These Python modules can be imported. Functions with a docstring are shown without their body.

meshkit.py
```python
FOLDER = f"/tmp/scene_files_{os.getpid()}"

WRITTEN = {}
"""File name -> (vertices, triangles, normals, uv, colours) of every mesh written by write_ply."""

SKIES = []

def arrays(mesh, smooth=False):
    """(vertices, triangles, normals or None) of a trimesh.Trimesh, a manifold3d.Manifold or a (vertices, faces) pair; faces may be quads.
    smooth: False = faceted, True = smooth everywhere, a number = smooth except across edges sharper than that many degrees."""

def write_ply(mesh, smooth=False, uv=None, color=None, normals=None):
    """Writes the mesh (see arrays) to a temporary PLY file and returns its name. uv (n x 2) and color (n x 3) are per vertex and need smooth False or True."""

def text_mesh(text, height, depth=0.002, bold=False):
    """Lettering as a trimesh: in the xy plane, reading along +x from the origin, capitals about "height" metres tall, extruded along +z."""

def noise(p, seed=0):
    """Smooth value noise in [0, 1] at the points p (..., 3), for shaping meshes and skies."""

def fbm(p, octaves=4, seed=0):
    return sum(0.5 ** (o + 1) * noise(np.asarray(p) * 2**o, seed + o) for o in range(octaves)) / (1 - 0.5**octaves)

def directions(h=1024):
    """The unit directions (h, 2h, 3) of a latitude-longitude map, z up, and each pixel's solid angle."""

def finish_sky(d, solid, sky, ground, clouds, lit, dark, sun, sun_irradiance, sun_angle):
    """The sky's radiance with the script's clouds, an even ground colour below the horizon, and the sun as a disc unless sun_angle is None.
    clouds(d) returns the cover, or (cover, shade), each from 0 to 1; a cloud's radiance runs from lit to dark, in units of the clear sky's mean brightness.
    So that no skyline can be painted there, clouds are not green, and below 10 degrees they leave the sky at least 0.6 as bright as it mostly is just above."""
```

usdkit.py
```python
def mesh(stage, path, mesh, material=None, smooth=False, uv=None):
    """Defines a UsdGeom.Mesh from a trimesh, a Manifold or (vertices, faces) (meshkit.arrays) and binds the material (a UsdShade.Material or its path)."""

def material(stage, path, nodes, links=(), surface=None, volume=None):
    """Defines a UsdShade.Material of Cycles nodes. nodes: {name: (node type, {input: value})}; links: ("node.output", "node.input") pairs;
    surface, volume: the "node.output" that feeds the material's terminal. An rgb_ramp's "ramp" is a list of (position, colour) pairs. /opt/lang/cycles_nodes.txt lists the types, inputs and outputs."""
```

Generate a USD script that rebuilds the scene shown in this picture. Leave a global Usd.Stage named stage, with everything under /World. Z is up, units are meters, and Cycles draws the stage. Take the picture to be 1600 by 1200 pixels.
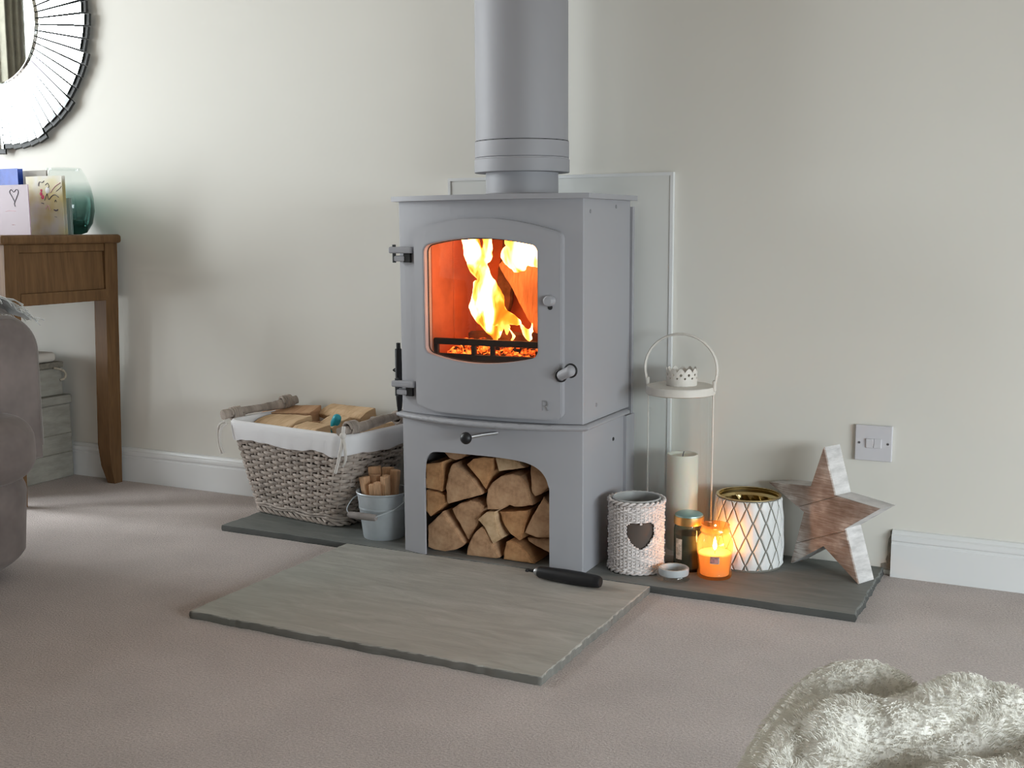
import math, random, re
import numpy as np, trimesh, usdkit, meshkit
from manifold3d import Manifold, CrossSection, JoinType
from shapely.geometry import Polygon, LineString, box as sbox
from pxr import Usd, UsdGeom, UsdLux, UsdShade, Gf, Sdf, Vt

random.seed(7)
RNG = np.random.default_rng(7)
stage = Usd.Stage.CreateInMemory()
UsdGeom.SetStageUpAxis(stage, UsdGeom.Tokens.z)
UsdGeom.SetStageMetersPerUnit(stage, 1.0)
UsdGeom.Xform.Define(stage, '/World')

# ------------------------------------------------------------------ camera, light, exposure
YAW, PITCH, ROLL, EYE, FPX = 0.463886, 0.136203, -0.005922, 0.8317, 1767.4
fw = np.array([-math.sin(YAW) * math.cos(PITCH), math.cos(YAW) * math.cos(PITCH), -math.sin(PITCH)])
rt = np.array([math.cos(YAW), math.sin(YAW), 0.0])
up = np.cross(rt, fw)
rt, up = math.cos(ROLL) * rt + math.sin(ROLL) * up, -math.sin(ROLL) * rt + math.cos(ROLL) * up
cam = UsdGeom.Camera.Define(stage, '/World/camera')
cam.AddTransformOp().Set(Gf.Matrix4d(*rt, 0, *up, 0, *(-fw), 0, 0, 0, EYE, 1))
cam.CreateFocalLengthAttr(30.0)
cam.CreateHorizontalApertureAttr(30.0 * 1600 / FPX)
cam.CreateVerticalApertureAttr(30.0 * 1200 / FPX)
cam.CreateClippingRangeAttr(Gf.Vec2f(0.05, 100))
cam.CreateExposureAttr(0.14)

sky = UsdLux.DomeLight.Define(stage, '/World/sky')          # an overcast, even sky
sky.CreateColorAttr(Gf.Vec3f(0.90, 0.96, 1.0))
sky.CreateIntensityAttr(0.32)


def rect_light(name, pos, rot, w, h, power, color):
    l = UsdLux.RectLight.Define(stage, '/World/' + name)
    l.AddTranslateOp().Set(Gf.Vec3d(*pos))
    l.AddRotateXYZOp().Set(Gf.Vec3f(*rot))
    l.CreateWidthAttr(w); l.CreateHeightAttr(h)
    l.CreateIntensityAttr(power); l.CreateColorAttr(Gf.Vec3f(*color))
    return l


# daylight coming in through the two glazed doors (one behind the table on the left, one out of frame on the right)
rect_light('daylight_left', (-5.35, 1.45, 1.20), (0, -66, 0), 2.5, 2.2, 18.0, (0.92, 0.96, 1.0))
rect_light('daylight_right', (2.95, 0.10, 1.15), (0, 54, 0), 1.6, 3.8, 17.0, (0.86, 0.94, 1.0))

# ------------------------------------------------------------------ helpers
PI = math.pi
LOOKS = {}


def mat(name, nodes, links=(), surface='p.BSDF', volume=None):
    LOOKS[name] = usdkit.material(stage, '/World/Looks/' + name, nodes, links, surface, volume)
    return name


def plain(name, color, rough=0.6, var=0.0, scale=8.0, stretch=(1, 1, 1), bump=0.0, bscale=60.0, bdist=0.002, dark=None, **kw):
    """A principled look: colour varied by noise, a fine bump."""
    n = {'p': ('principled_bsdf', dict(base_color=color, roughness=rough, **kw))}
    L = []
    if var or bump:
        n['t'] = ('texture_coordinate', {})
        n['m'] = ('mapping', {'scale': stretch}); L += [('t.object', 'm.vector')]
    if var:
        lo = dark or tuple(c * (1 - var) for c in color)
        hi = tuple(min(1, c * (1 + var * 0.6)) for c in color)
        n['n'] = ('noise_texture', {'scale': scale, 'detail': 4.0, 'roughness': 0.6})
        n['r'] = ('rgb_ramp', {'ramp': [(0.3, lo), (0.7, hi)]})
        L += [('m.vector', 'n.vector'), ('n.fac', 'r.fac'), ('r.color', 'p.base_color')]
    if bump:
        n['bn'] = ('noise_texture', {'scale': bscale, 'detail': 3.0})
        n['b'] = ('bump', {'strength': bump, 'distance': bdist})
        L += [('m.vector', 'bn.vector'), ('bn.fac', 'b.height'), ('b.normal', 'p.normal')]
    return mat(name, n, L)


SCHLICK = {'lw': ('layer_weight', {'blend': 0.5}), 'pw': ('math', {'math_type': 'power', 'value2': 4.0}), 'f': ('math', {'math_type': 'multiply_add', 'value2': 0.55, 'value3': 0.035})}
SCHLICK_LINKS = [('lw.facing', 'pw.value1'), ('pw.value', 'f.value1')]


def glassy(name, tint=(1, 1, 1), gloss=0.03, ior=1.45, rough=0.02, body=None, body_amount=0.0, gain=1.0):
    """Thin glass: lets light straight through, mirrors by fresnel; body = a little colour held in the glass."""
    n = {'tr': ('transparent_bsdf', {'color': tint}), 'gl': ('glossy_bsdf', {'color': (1, 1, 1), 'roughness': rough}), **SCHLICK, 'mix': ('mix_closure', {})}
    L = SCHLICK_LINKS + [('f.value', 'mix.fac'), ('gl.BSDF', 'mix.closure2')]
    if body:
        n['d'] = ('translucent_bsdf', {'color': body}); n['mb'] = ('mix_closure', {'fac': body_amount})
        L += [('tr.BSDF', 'mb.closure1'), ('d.BSDF', 'mb.closure2'), ('mb.closure', 'mix.closure1')]
    else:
        L += [('tr.BSDF', 'mix.closure1')]
    return mat(name, n, L, 'mix.closure')


USED = {}


def numbered(parent, name):
    k = USED.get((parent, name), 0)
    USED[(parent, name)] = k + 1
    return f'{parent}/{name}' + (f'_{k:03d}' if k else '')


def setdata(prim, label=None, cat=None, group=None, kind=None):
    for k, v in (('label', label), ('category', cat), ('group', group), ('kind', kind)):
        if v:
            prim.SetCustomDataByKey(k, v)
    return prim


def thing(name, label, cat, loc=(0, 0, 0), rotz=0.0, group=None, kind=None):
    x = UsdGeom.Xform.Define(stage, numbered('/World', name))
    x.AddTranslateOp().Set(Gf.Vec3d(*loc))
    if rotz:
        x.AddRotateZOp().Set(rotz)
    return setdata(x.GetPrim(), label, cat, group, kind)


def obj(name, mesh, material, parent=None, smooth=35, label=None, cat=None, group=None, kind=None):
    path = numbered(str(parent.GetPath()) if parent else '/World', name)
    m = usdkit.mesh(stage, path, mesh, LOOKS[material], smooth)
    return setdata(m.GetPrim(), label, cat, group, kind)


def struct(name, mesh, material, parent=None, label=None, smooth=30):
    return obj(name, mesh, material, parent, smooth, label=label, kind=None if parent else 'structure')


def T(m):
    """A trimesh of a Manifold or a trimesh."""
    if hasattr(m, 'to_mesh'):
        q = m.to_mesh()
        return trimesh.Trimesh(np.array(q.vert_properties[:, :3], float), np.array(q.tri_verts), process=False)
    return m


def cat(ms):
    return trimesh.util.concatenate([T(m) for m in ms])


def moved(m, d=(0, 0, 0), rx=0.0, ry=0.0, rz=0.0):
    m = T(m).copy()
    for ang, ax in ((rx, (1, 0, 0)), (ry, (0, 1, 0)), (rz, (0, 0, 1))):
        if ang:
            m.apply_transform(trimesh.transformations.rotation_matrix(math.radians(ang), ax))
    m.apply_translation(d)
    return m


def rbox(x0, x1, y0, y1, z0, z1, r=0.0, seg=12):
    """A box with rounded edges, as a Manifold."""
    if r <= 0:
        return Manifold.cube((x1 - x0, y1 - y0, z1 - z0)).translate((x0, y0, z0))
    s = Manifold.sphere(r, seg)
    return Manifold.batch_hull([s.translate((x, y, z)) for x in (x0 + r, x1 - r) for y in (y0 + r, y1 - r) for z in (z0 + r, z1 - r)])


def cbox(x0, x1, y0, y1, z0, z1, c=0.003):
    """A box with chamfered edges (light)."""
    pts = []
    for x, sx in ((x0, 1), (x1, -1)):
        for y, sy in ((y0, 1), (y1, -1)):
            for z, sz in ((z0, 1), (z1, -1)):
                pts += [(x + sx * c, y + sy * c, z), (x + sx * c, y, z + sz * c), (x, y + sy * c, z + sz * c)]
    return Manifold.hull_points(np.array(pts))


def lathe(profile, n=48):
    """Turns (radius, z) pairs round the z axis; the profile may be closed or end on the axis."""
    p = np.array(profile, float)
    a = np.linspace(0, 2 * PI, n, endpoint=False)
    v = np.stack([p[:, None, 0] * np.cos(a), p[:, None, 0] * np.sin(a), np.repeat(p[:, 1:2], n, 1)], -1).reshape(-1, 3)
    i, j = np.meshgrid(np.arange(len(p) - 1), np.arange(n), indexing='ij')
    q = np.stack([i * n + j, i * n + (j + 1) % n, (i + 1) * n + (j + 1) % n, (i + 1) * n + j], -1).reshape(-1, 4)
    m = trimesh.Trimesh(v, np.vstack([q[:, [0, 1, 2]], q[:, [0, 2, 3]]]), process=False)
    m.merge_vertices()
    m.update_faces(m.nondegenerate_faces())
    m.fix_normals()
    return m


def tube(points, radius, sides=8, closed=False, flat=None, ends=True):
    """A round rod along a line. radius: a number or one per point. flat: (r across, r along z) for an oval rod."""
    p = np.asarray(points, float)
    k = len(p)
    if closed:
        t = np.roll(p, -1, 0) - np.roll(p, 1, 0)
    else:
        t = np.gradient(p, axis=0)
    t /= np.linalg.norm(t, axis=1, keepdims=True) + 1e-12
    if flat is not None:
        b = np.tile([0, 0, 1.0], (k, 1))
        a = np.cross(t, b); a /= np.linalg.norm(a, axis=1, keepdims=True) + 1e-12
        ra, rb = flat
    else:
        a = np.zeros_like(p)
        ref = np.array([0, 0, 1.0]) if abs(t[0, 2]) < 0.9 else np.array([1.0, 0, 0])
        a[0] = np.cross(t[0], ref); a[0] /= np.linalg.norm(a[0])
        for i in range(1, k):
            w = a[i - 1] - t[i] * (a[i - 1] @ t[i])
            a[i] = w / (np.linalg.norm(w) + 1e-12)
        b = np.cross(t, a); ra = rb = radius
    ra, rb = np.broadcast_to(ra, (k,)), np.broadcast_to(rb, (k,))
    ang = np.arange(sides) * 2 * PI / sides
    v = p[:, None] + ra[:, None, None] * np.cos(ang)[None, :, None] * a[:, None] + rb[:, None, None] * np.sin(ang)[None, :, None] * b[:, None]
    rings = k if closed else k - 1
    i, j = np.meshgrid(np.arange(rings), np.arange(sides), indexing='ij')
    i2 = (i + 1) % k
    q = np.stack([i * sides + j, i * sides + (j + 1) % sides, i2 * sides + (j + 1) % sides, i2 * sides + j], -1).reshape(-1, 4)
    f = [q[:, [0, 1, 2]], q[:, [0, 2, 3]]]
    v = v.reshape(-1, 3)
    if not closed and ends:
        n0 = len(v)
        v = np.vstack([v, p[0], p[-1]])
        jj = np.arange(sides)
        f.append(np.stack([np.full(sides, n0), (jj + 1) % sides, jj], -1))
        o = (k - 1) * sides
        f.append(np.stack([np.full(sides, n0 + 1), o + jj, o + (jj + 1) % sides], -1))
    m = trimesh.Trimesh(v, np.vstack(f), process=False)
    m.fix_normals()
    return m


def bez(ctrl, n=24):
    """A smooth line through the control points (Catmull-Rom)."""
    c = np.asarray(ctrl, float)
    c = np.vstack([2 * c[0] - c[1], c, 2 * c[-1] - c[-2]])
    out = []
    for i in range(1, len(c) - 2):
        t = np.linspace(0, 1, n, endpoint=False)[:, None]
        p0, p1, p2, p3 = c[i - 1], c[i], c[i + 1], c[i + 2]
        out.append(0.5 * (2 * p1 + (p2 - p0) * t + (2 * p0 - 5 * p1 + 4 * p2 - p3) * t**2 + (3 * p1 - p0 - 3 * p2 + p3) * t**3))
    return np.vstack(out + [c[-2:-1]])


def cs(points):
    p = np.asarray(points, float)
    if np.sum(p[:, 0] * np.roll(p[:, 1], -1) - np.roll(p[:, 0], -1) * p[:, 1]) < 0:
        p = p[::-1]
    return CrossSection([p])


def rounded(c, r):
    """Rounds the outer and inner corners of a CrossSection."""
    return c.offset(-r, JoinType.Round, 2, 48).offset(2 * r, JoinType.Round, 2, 48).offset(-r, JoinType.Round, 2, 48)


def plate(section, y0, y1, bevel=0.0, steps=3, refine=0.0):
    """A section in the (x, z) plane made into a plate from y0 (its front, bevelled) back to y1; a Manifold."""
    parts = []
    if bevel:
        for k in range(steps + 1):
            a = PI / 2 * k / steps
            s = section.offset(-bevel * (1 - math.sin(a)), JoinType.Round, 2, 48)
            parts.append(s.extrude(y1 - y0 - bevel * (1 - math.cos(a)) if k < steps else y1 - y0 - bevel))
        m = parts[0]
        for q in parts[1:]:
            m = m + q
    else:
        m = section.extrude(y1 - y0)
    m = m.rotate((90, 0, 0)).translate((0, y1, 0))      # (x, y, z) -> (x, -z, y): the extrusion runs towards the viewer from y1
    return m.refine_to_length(refine) if refine else m


def hulls(chain, seg=16):
    """A limb-like body: spheres (x, y, z, r) hulled one to the next."""
    s = [Manifold.sphere(r, seg).translate((x, y, z)) for x, y, z, r in chain]
    m = None
    for a, b in zip(s, s[1:]):
        h = Manifold.batch_hull([a, b]); m = h if m is None else m + h
    return m


def roughen(m, amp, scale, seed=0, axes=(1, 1, 1)):
    m = T(m).copy()
    v = np.array(m.vertices)
    d = np.stack([meshkit.fbm(v * scale + 17.3 * k, 3, seed + 5 * k) - 0.5 for k in range(3)], -1)
    m.vertices = v + d * amp * np.array(axes)
    return m


def sub(m, length):
    """Splits long edges, so that a mesh can be bent or roughened."""
    m = T(m)
    return T(Manifold(__import__('manifold3d').Mesh(np.array(m.vertices, np.float32), np.array(m.faces, np.uint32))).refine_to_length(length))


# ------------------------------------------------------------------ looks
plain('wall_paint', (0.77, 0.75, 0.69), 0.75, bump=0.05, bscale=220, bdist=0.001)
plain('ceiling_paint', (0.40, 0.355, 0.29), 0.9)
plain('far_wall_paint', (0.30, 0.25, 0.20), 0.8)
plain('gloss_white', (0.80, 0.81, 0.81), 0.35)
plain('board_white', (0.74, 0.745, 0.715), 0.55)
plain('plaster_bare', (0.30, 0.28, 0.24), 0.9, var=0.4, scale=60)
mat('carpet', {'g': ('geometry', {}), 'n': ('noise_texture', {'scale': 210.0, 'detail': 3.0, 'roughness': 0.7}), 'n2': ('noise_texture', {'scale': 5.0, 'detail': 3.0}),
               'r': ('rgb_ramp', {'ramp': [(0.25, (0.39, 0.335, 0.312)), (0.5, (0.535, 0.465, 0.438)), (0.75, (0.68, 0.60, 0.572))]}), 'r2': ('rgb_ramp', {'ramp': [(0.3, (0.9, 0.9, 0.9)), (0.7, (1.05, 1.05, 1.05))]}),
               'mx': ('mix_color', {'blend_type': 'multiply', 'fac': 1.0}), 'b': ('bump', {'strength': 0.8, 'distance': 0.006}),
               'p': ('principled_bsdf', {'roughness': 1.0, 'sheen_weight': 0.15, 'sheen_roughness': 0.6, 'specular_ior_level': 0.1})},
    [('g.position', 'n.vector'), ('g.position', 'n2.vector'), ('n.fac', 'r.fac'), ('n2.fac', 'r2.fac'), ('r.color', 'mx.a'), ('r2.color', 'mx.b'), ('mx.result', 'p.base_color'), ('n.fac', 'b.height'), ('b.normal', 'p.normal')])


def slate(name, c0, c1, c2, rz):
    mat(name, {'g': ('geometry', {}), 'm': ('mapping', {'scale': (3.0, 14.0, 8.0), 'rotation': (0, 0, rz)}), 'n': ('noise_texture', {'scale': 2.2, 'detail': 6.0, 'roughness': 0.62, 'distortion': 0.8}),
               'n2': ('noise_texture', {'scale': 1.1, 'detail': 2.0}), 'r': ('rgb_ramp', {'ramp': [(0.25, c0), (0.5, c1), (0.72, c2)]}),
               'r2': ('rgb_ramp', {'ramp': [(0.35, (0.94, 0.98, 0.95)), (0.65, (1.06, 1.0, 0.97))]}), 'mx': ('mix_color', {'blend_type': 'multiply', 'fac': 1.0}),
               'n3': ('noise_texture', {'scale': 60.0, 'detail': 4.0}), 'ad': ('math', {'math_type': 'multiply_add', 'value2': 0.25}), 'b': ('bump', {'strength': 0.5, 'distance': 0.004}), 'tn': ('separate_xyz', {}), 'up': ('map_range', {'from_min': 0.35, 'from_max': 0.75, 'to_min': 0.45, 'to_max': 1.0, 'clamp': True}), 'eg': ('mix_color', {'blend_type': 'multiply', 'fac': 1.0}), 'p': ('principled_bsdf', {'roughness': 0.62, 'specular_ior_level': 0.4})},  # side faces darkened: raw stone edge, plus its shade put into the colour
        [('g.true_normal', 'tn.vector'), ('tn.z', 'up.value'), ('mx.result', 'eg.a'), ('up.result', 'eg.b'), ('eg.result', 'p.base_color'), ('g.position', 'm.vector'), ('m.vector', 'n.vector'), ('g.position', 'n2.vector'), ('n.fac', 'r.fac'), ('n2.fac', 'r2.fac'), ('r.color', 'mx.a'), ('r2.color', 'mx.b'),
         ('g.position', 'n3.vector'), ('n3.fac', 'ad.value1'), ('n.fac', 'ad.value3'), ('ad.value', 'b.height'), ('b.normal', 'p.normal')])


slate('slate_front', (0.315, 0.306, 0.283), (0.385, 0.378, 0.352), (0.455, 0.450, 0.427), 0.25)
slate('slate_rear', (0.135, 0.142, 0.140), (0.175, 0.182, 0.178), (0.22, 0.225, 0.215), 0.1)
plain('stove_paint', (0.345, 0.343, 0.365), 0.55, bump=0.12, bscale=350, bdist=0.0006)
plain('black_iron', (0.012, 0.012, 0.013), 0.55)
plain('black_plastic', (0.008, 0.008, 0.010), 0.45, bump=0.1, bscale=200, bdist=0.0008)
plain('dark_void', (0.02, 0.02, 0.02), 0.9)
plain('chrome', (0.75, 0.75, 0.76), 0.18, metallic=1.0)
plain('dull_steel', (0.45, 0.45, 0.46), 0.4, metallic=1.0)
plain('fire_brick', (0.42, 0.14, 0.065), 0.9, var=0.25, scale=14, bump=0.3, bscale=80)
plain('charred_wood', (0.10, 0.055, 0.03), 0.9, var=0.7, scale=20, stretch=(1, 1, 1), bump=0.5, bscale=50, bdist=0.004)
plain('burning_wood', (0.58, 0.36, 0.22), 0.9, var=0.35, scale=9, stretch=(14, 14, 1.5), bump=0.5, bscale=16, bdist=0.004)
glassy('clear_glass', (0.97, 0.98, 0.975), ior=1.4)
glassy('stove_glass', (0.93, 0.92, 0.90), ior=1.38)
glassy('window_glass', (0.98, 0.99, 0.985), ior=1.4)


def fire(name, stops, scale, strength, seed=0.0, opac=None):
    n = {'g': ('geometry', {}), 'm': ('mapping', {'scale': (1, 1, 0.45), 'location': (seed, seed, 0)}), 'n': ('noise_texture', {'scale': scale, 'detail': 2.5, 'distortion': 0.6}), 'r': ('rgb_ramp', {'ramp': stops}),
         'e': ('emission', {'strength': strength})}
    return mat(name, n, [('g.position', 'm.vector'), ('m.vector', 'n.vector'), ('n.fac', 'r.fac'), ('r.color', 'e.color')], 'e.emission')


fire('flame', [(0.33, (0.30, 0.036, 0.002)), (0.43, (0.7, 0.11, 0.007)), (0.51, (1.3, 0.30, 0.05)), (0.60, (2.2, 0.85, 0.30))], 22.0, 5.6)
mat('ember', {'g': ('geometry', {}), 'n': ('noise_texture', {'scale': 60.0, 'detail': 3.0}), 'r': ('rgb_ramp', {'ramp': [(0.42, (0.0, 0.0, 0.0)), (0.52, (0.5, 0.05, 0.004)), (0.66, (1.0, 0.22, 0.03))]}),
              'p': ('principled_bsdf', {'base_color': (0.05, 0.035, 0.03), 'roughness': 0.95, 'emission_strength': 3.5})},
    [('g.position', 'n.vector'), ('n.fac', 'r.fac'), ('r.color', 'p.emission_color')])
mat('candle_fire', {'e': ('emission', {'color': (1.0, 0.50, 0.16), 'strength': 230.0})}, (), 'e.emission')


def cutwood(name, c0, c1, c2):
    """The sawn end of a split log: pale wood with growth rings and darker heart patches."""
    mat(name, {'t': ('texture_coordinate', {}), 'm': ('mapping', {'scale': (1, 0.12, 1)}), 'n': ('noise_texture', {'scale': 24.0, 'detail': 4.0, 'roughness': 0.65}), 'w': ('wave_texture', {'wave_type': 'rings', 'rings_direction': 'y', 'scale': 26.0, 'distortion': 3.0, 'detail': 2.0, 'detail_scale': 1.2}),
               'a': ('math', {'math_type': 'multiply_add', 'value2': 0.045}), 'r': ('rgb_ramp', {'ramp': [(0.3, c0), (0.55, c1), (0.85, c2)]}), 'n2': ('noise_texture', {'scale': 120.0, 'detail': 3.0}),
               'b': ('bump', {'strength': 0.35, 'distance': 0.002}), 'p': ('principled_bsdf', {'roughness': 0.85, 'specular_ior_level': 0.2})},
        [('t.object', 'm.vector'), ('m.vector', 'n.vector'), ('m.vector', 'w.vector'), ('w.fac', 'a.value1'), ('n.fac', 'a.value3'), ('a.value', 'r.fac'), ('r.color', 'p.base_color'), ('t.object', 'n2.vector'), ('n2.fac', 'b.height'), ('b.normal', 'p.normal')])


cutwood('cut_wood', (0.32, 0.175, 0.095), (0.54, 0.325, 0.19), (0.68, 0.45, 0.28))
cutwood('cut_wood_pale', (0.44, 0.28, 0.155), (0.66, 0.46, 0.28), (0.76, 0.58, 0.39))
cutwood('cut_wood_orange', (0.34, 0.165, 0.075), (0.57, 0.305, 0.145), (0.68, 0.42, 0.22))
plain('bark', (0.12, 0.085, 0.06), 0.95, var=0.5, scale=30, bump=0.8, bscale=40, bdist=0.005)
plain('kindling_wood', (0.66, 0.40, 0.23), 0.8, var=0.25, scale=10, stretch=(20, 20, 1.5), bump=0.3, bscale=12, bdist=0.002)
plain('wicker_grey', (0.46, 0.39, 0.34), 0.7, var=0.35, scale=40, bump=0.2, bscale=150)
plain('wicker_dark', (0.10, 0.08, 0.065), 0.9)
plain('wicker_white', (0.74, 0.68, 0.66), 0.65, var=0.22, scale=70)
plain('linen', (0.76, 0.75, 0.76), 0.9, bump=0.25, bscale=90, bdist=0.003)
plain('linen_tie', (0.62, 0.58, 0.54), 0.9)
plain('driftwood', (0.36, 0.30, 0.255), 0.8, var=0.45, scale=10, stretch=(1, 3, 1), bump=0.4, bscale=40, bdist=0.003)
plain('turquoise_plastic', (0.02, 0.36, 0.46), 0.4)
plain('zinc', (0.50, 0.545, 0.575), 0.45, var=0.14, scale=14, metallic=0.35)
plain('grip_wood', (0.26, 0.23, 0.215), 0.7, var=0.2, scale=30)
plain('cream_metal', (0.74, 0.70, 0.64), 0.5, var=0.05, scale=30)
plain('candle_wax', (0.72, 0.69, 0.60), 0.55, subsurface_weight=0.25, subsurface_scale=0.02)
plain('gold', (0.72, 0.56, 0.27), 0.28, metallic=1.0)
plain('gold_foil', (0.62, 0.40, 0.16), 0.35, metallic=1.0)
plain('teal_lid', (0.30, 0.47, 0.46), 0.35, metallic=0.6)
plain('ceramic_white', (0.78, 0.79, 0.78), 0.4, var=0.05, scale=20)
plain('groove_grey', (0.17, 0.165, 0.14), 0.6)
glassy('amber_glass', (1.0, 0.80, 0.54), ior=1.42, body=(1.0, 0.60, 0.28), body_amount=0.22)
mat('amber_wax', {'d': ('diffuse_bsdf', {'color': (0.92, 0.68, 0.42)}), 't': ('translucent_bsdf', {'color': (1.0, 0.76, 0.50)}), 'mix': ('mix_closure', {'fac': 0.5})},
    [('d.BSDF', 'mix.closure1'), ('t.BSDF', 'mix.closure2')], 'mix.closure')
glassy('dark_jar_glass', (0.50, 0.55, 0.50), ior=1.42)
plain('grey_wax', (0.17, 0.17, 0.14), 0.6, var=0.2, scale=40)
plain('label_pink', (0.48, 0.22, 0.20), 0.6, var=0.5, scale=120)
plain('label_white', (0.70, 0.68, 0.62), 0.6, var=0.5, scale=90, dark=(0.25, 0.25, 0.2))
plain('frosted_ring', (0.62, 0.66, 0.68), 0.4, transmission_weight=0.3)
mat('star_face', {'t': ('texture_coordinate', {}), 'm': ('mapping', {'scale': (3.0, 3.0, 34.0), 'rotation': (0, 0.45, 0)}), 'n': ('noise_texture', {'scale': 6.0, 'detail': 4.0, 'roughness': 0.6, 'distortion': 0.5}), 'n2': ('noise_texture', {'scale': 16.0, 'detail': 3.0}),
                  'a': ('math', {'math_type': 'multiply_add', 'value2': 0.7}), 's': ('math', {'math_type': 'multiply', 'value2': 0.62}),
                  'r': ('rgb_ramp', {'ramp': [(0.30, (0.17, 0.118, 0.092)), (0.46, (0.31, 0.235, 0.195)), (0.57, (0.45, 0.375, 0.335)), (0.66, (0.70, 0.66, 0.63))]}), 'b': ('bump', {'strength': 0.5, 'distance': 0.002}), 'p': ('principled_bsdf', {'roughness': 0.75})},
    [('t.object', 'm.vector'), ('m.vector', 'n.vector'), ('t.object', 'n2.vector'), ('n.fac', 'a.value1'), ('n2.fac', 'a.value3'), ('a.value', 's.value1'), ('s.value', 'r.fac'), ('r.color', 'p.base_color'), ('n.fac', 'b.height'), ('b.normal', 'p.normal')])
plain('star_white', (0.66, 0.64, 0.63), 0.7, var=0.30, scale=14, stretch=(1, 1, 4), bump=0.3, bscale=60, bdist=0.002)
mat('oak', {'t': ('texture_coordinate', {}), 'm': ('mapping', {'scale': (12.0, 12.0, 1.2)}), 'n': ('noise_texture', {'scale': 5.0, 'detail': 5.0, 'roughness': 0.6, 'distortion': 0.4}),
            'r': ('rgb_ramp', {'ramp': [(0.3, (0.105, 0.053, 0.021)), (0.7, (0.185, 0.098, 0.041))]}), 'b': ('bump', {'strength': 0.2, 'distance': 0.002}), 'p': ('principled_bsdf', {'roughness': 0.55, 'specular_ior_level': 0.25})},
    [('t.object', 'm.vector'), ('m.vector', 'n.vector'), ('n.fac', 'r.fac'), ('r.color', 'p.base_color'), ('n.fac', 'b.height'), ('b.normal', 'p.normal')])
plain('mirror', (0.93, 0.95, 0.94), 0.02, metallic=1.0)
plain('frame_black', (0.012, 0.013, 0.012), 0.5)
plain('velvet', (0.205, 0.17, 0.158), 0.95, var=0.30, scale=7, bump=0.15, bscale=120, specular_ior_level=0.2, sheen_weight=0.2, sheen_roughness=0.4, sheen_tint=(0.9, 0.85, 0.82))
plain('velvet_piping', (0.17, 0.145, 0.13), 0.85, sheen_weight=0.4)
plain('throw_grey', (0.62, 0.63, 0.62), 0.95, var=0.2, scale=30, bump=0.5, bscale=120)
plain('fringe_grey', (0.66, 0.66, 0.64), 0.95, var=0.3, scale=80)
plain('chest_grey', (0.30, 0.285, 0.245), 0.7, var=0.25, scale=12, stretch=(1, 1, 3))
plain('chest_strap', (0.20, 0.18, 0.145), 0.8, var=0.3, scale=60)
plain('rope', (0.42, 0.37, 0.29), 0.9, var=0.4, scale=150)
plain('seat_pad', (0.60, 0.55, 0.49), 0.9)
plain('card_lilac', (0.46, 0.39, 0.43), 0.6)
plain('card_pink', (0.86, 0.55, 0.80), 0.6)
mat('card_yellow', {'t': ('texture_coordinate', {}), 'n': ('noise_texture', {'scale': 14.0, 'detail': 2.0}), 'r': ('rgb_ramp', {'ramp': [(0.35, (0.62, 0.52, 0.23)), (0.5, (0.66, 0.61, 0.40)), (0.68, (0.68, 0.66, 0.60))]}), 'p': ('principled_bsdf', {'roughness': 0.6})},
    [('t.object', 'n.vector'), ('n.fac', 'r.fac'), ('r.color', 'p.base_color')])
plain('card_blue', (0.05, 0.12, 0.50), 0.5, var=0.25, scale=30)
plain('card_taupe', (0.45, 0.42, 0.37), 0.6)
plain('card_sage', (0.36, 0.45, 0.42), 0.6)
plain('ink', (0.10, 0.09, 0.11), 0.6)
plain('ink_red', (0.62, 0.06, 0.14), 0.6)
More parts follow.
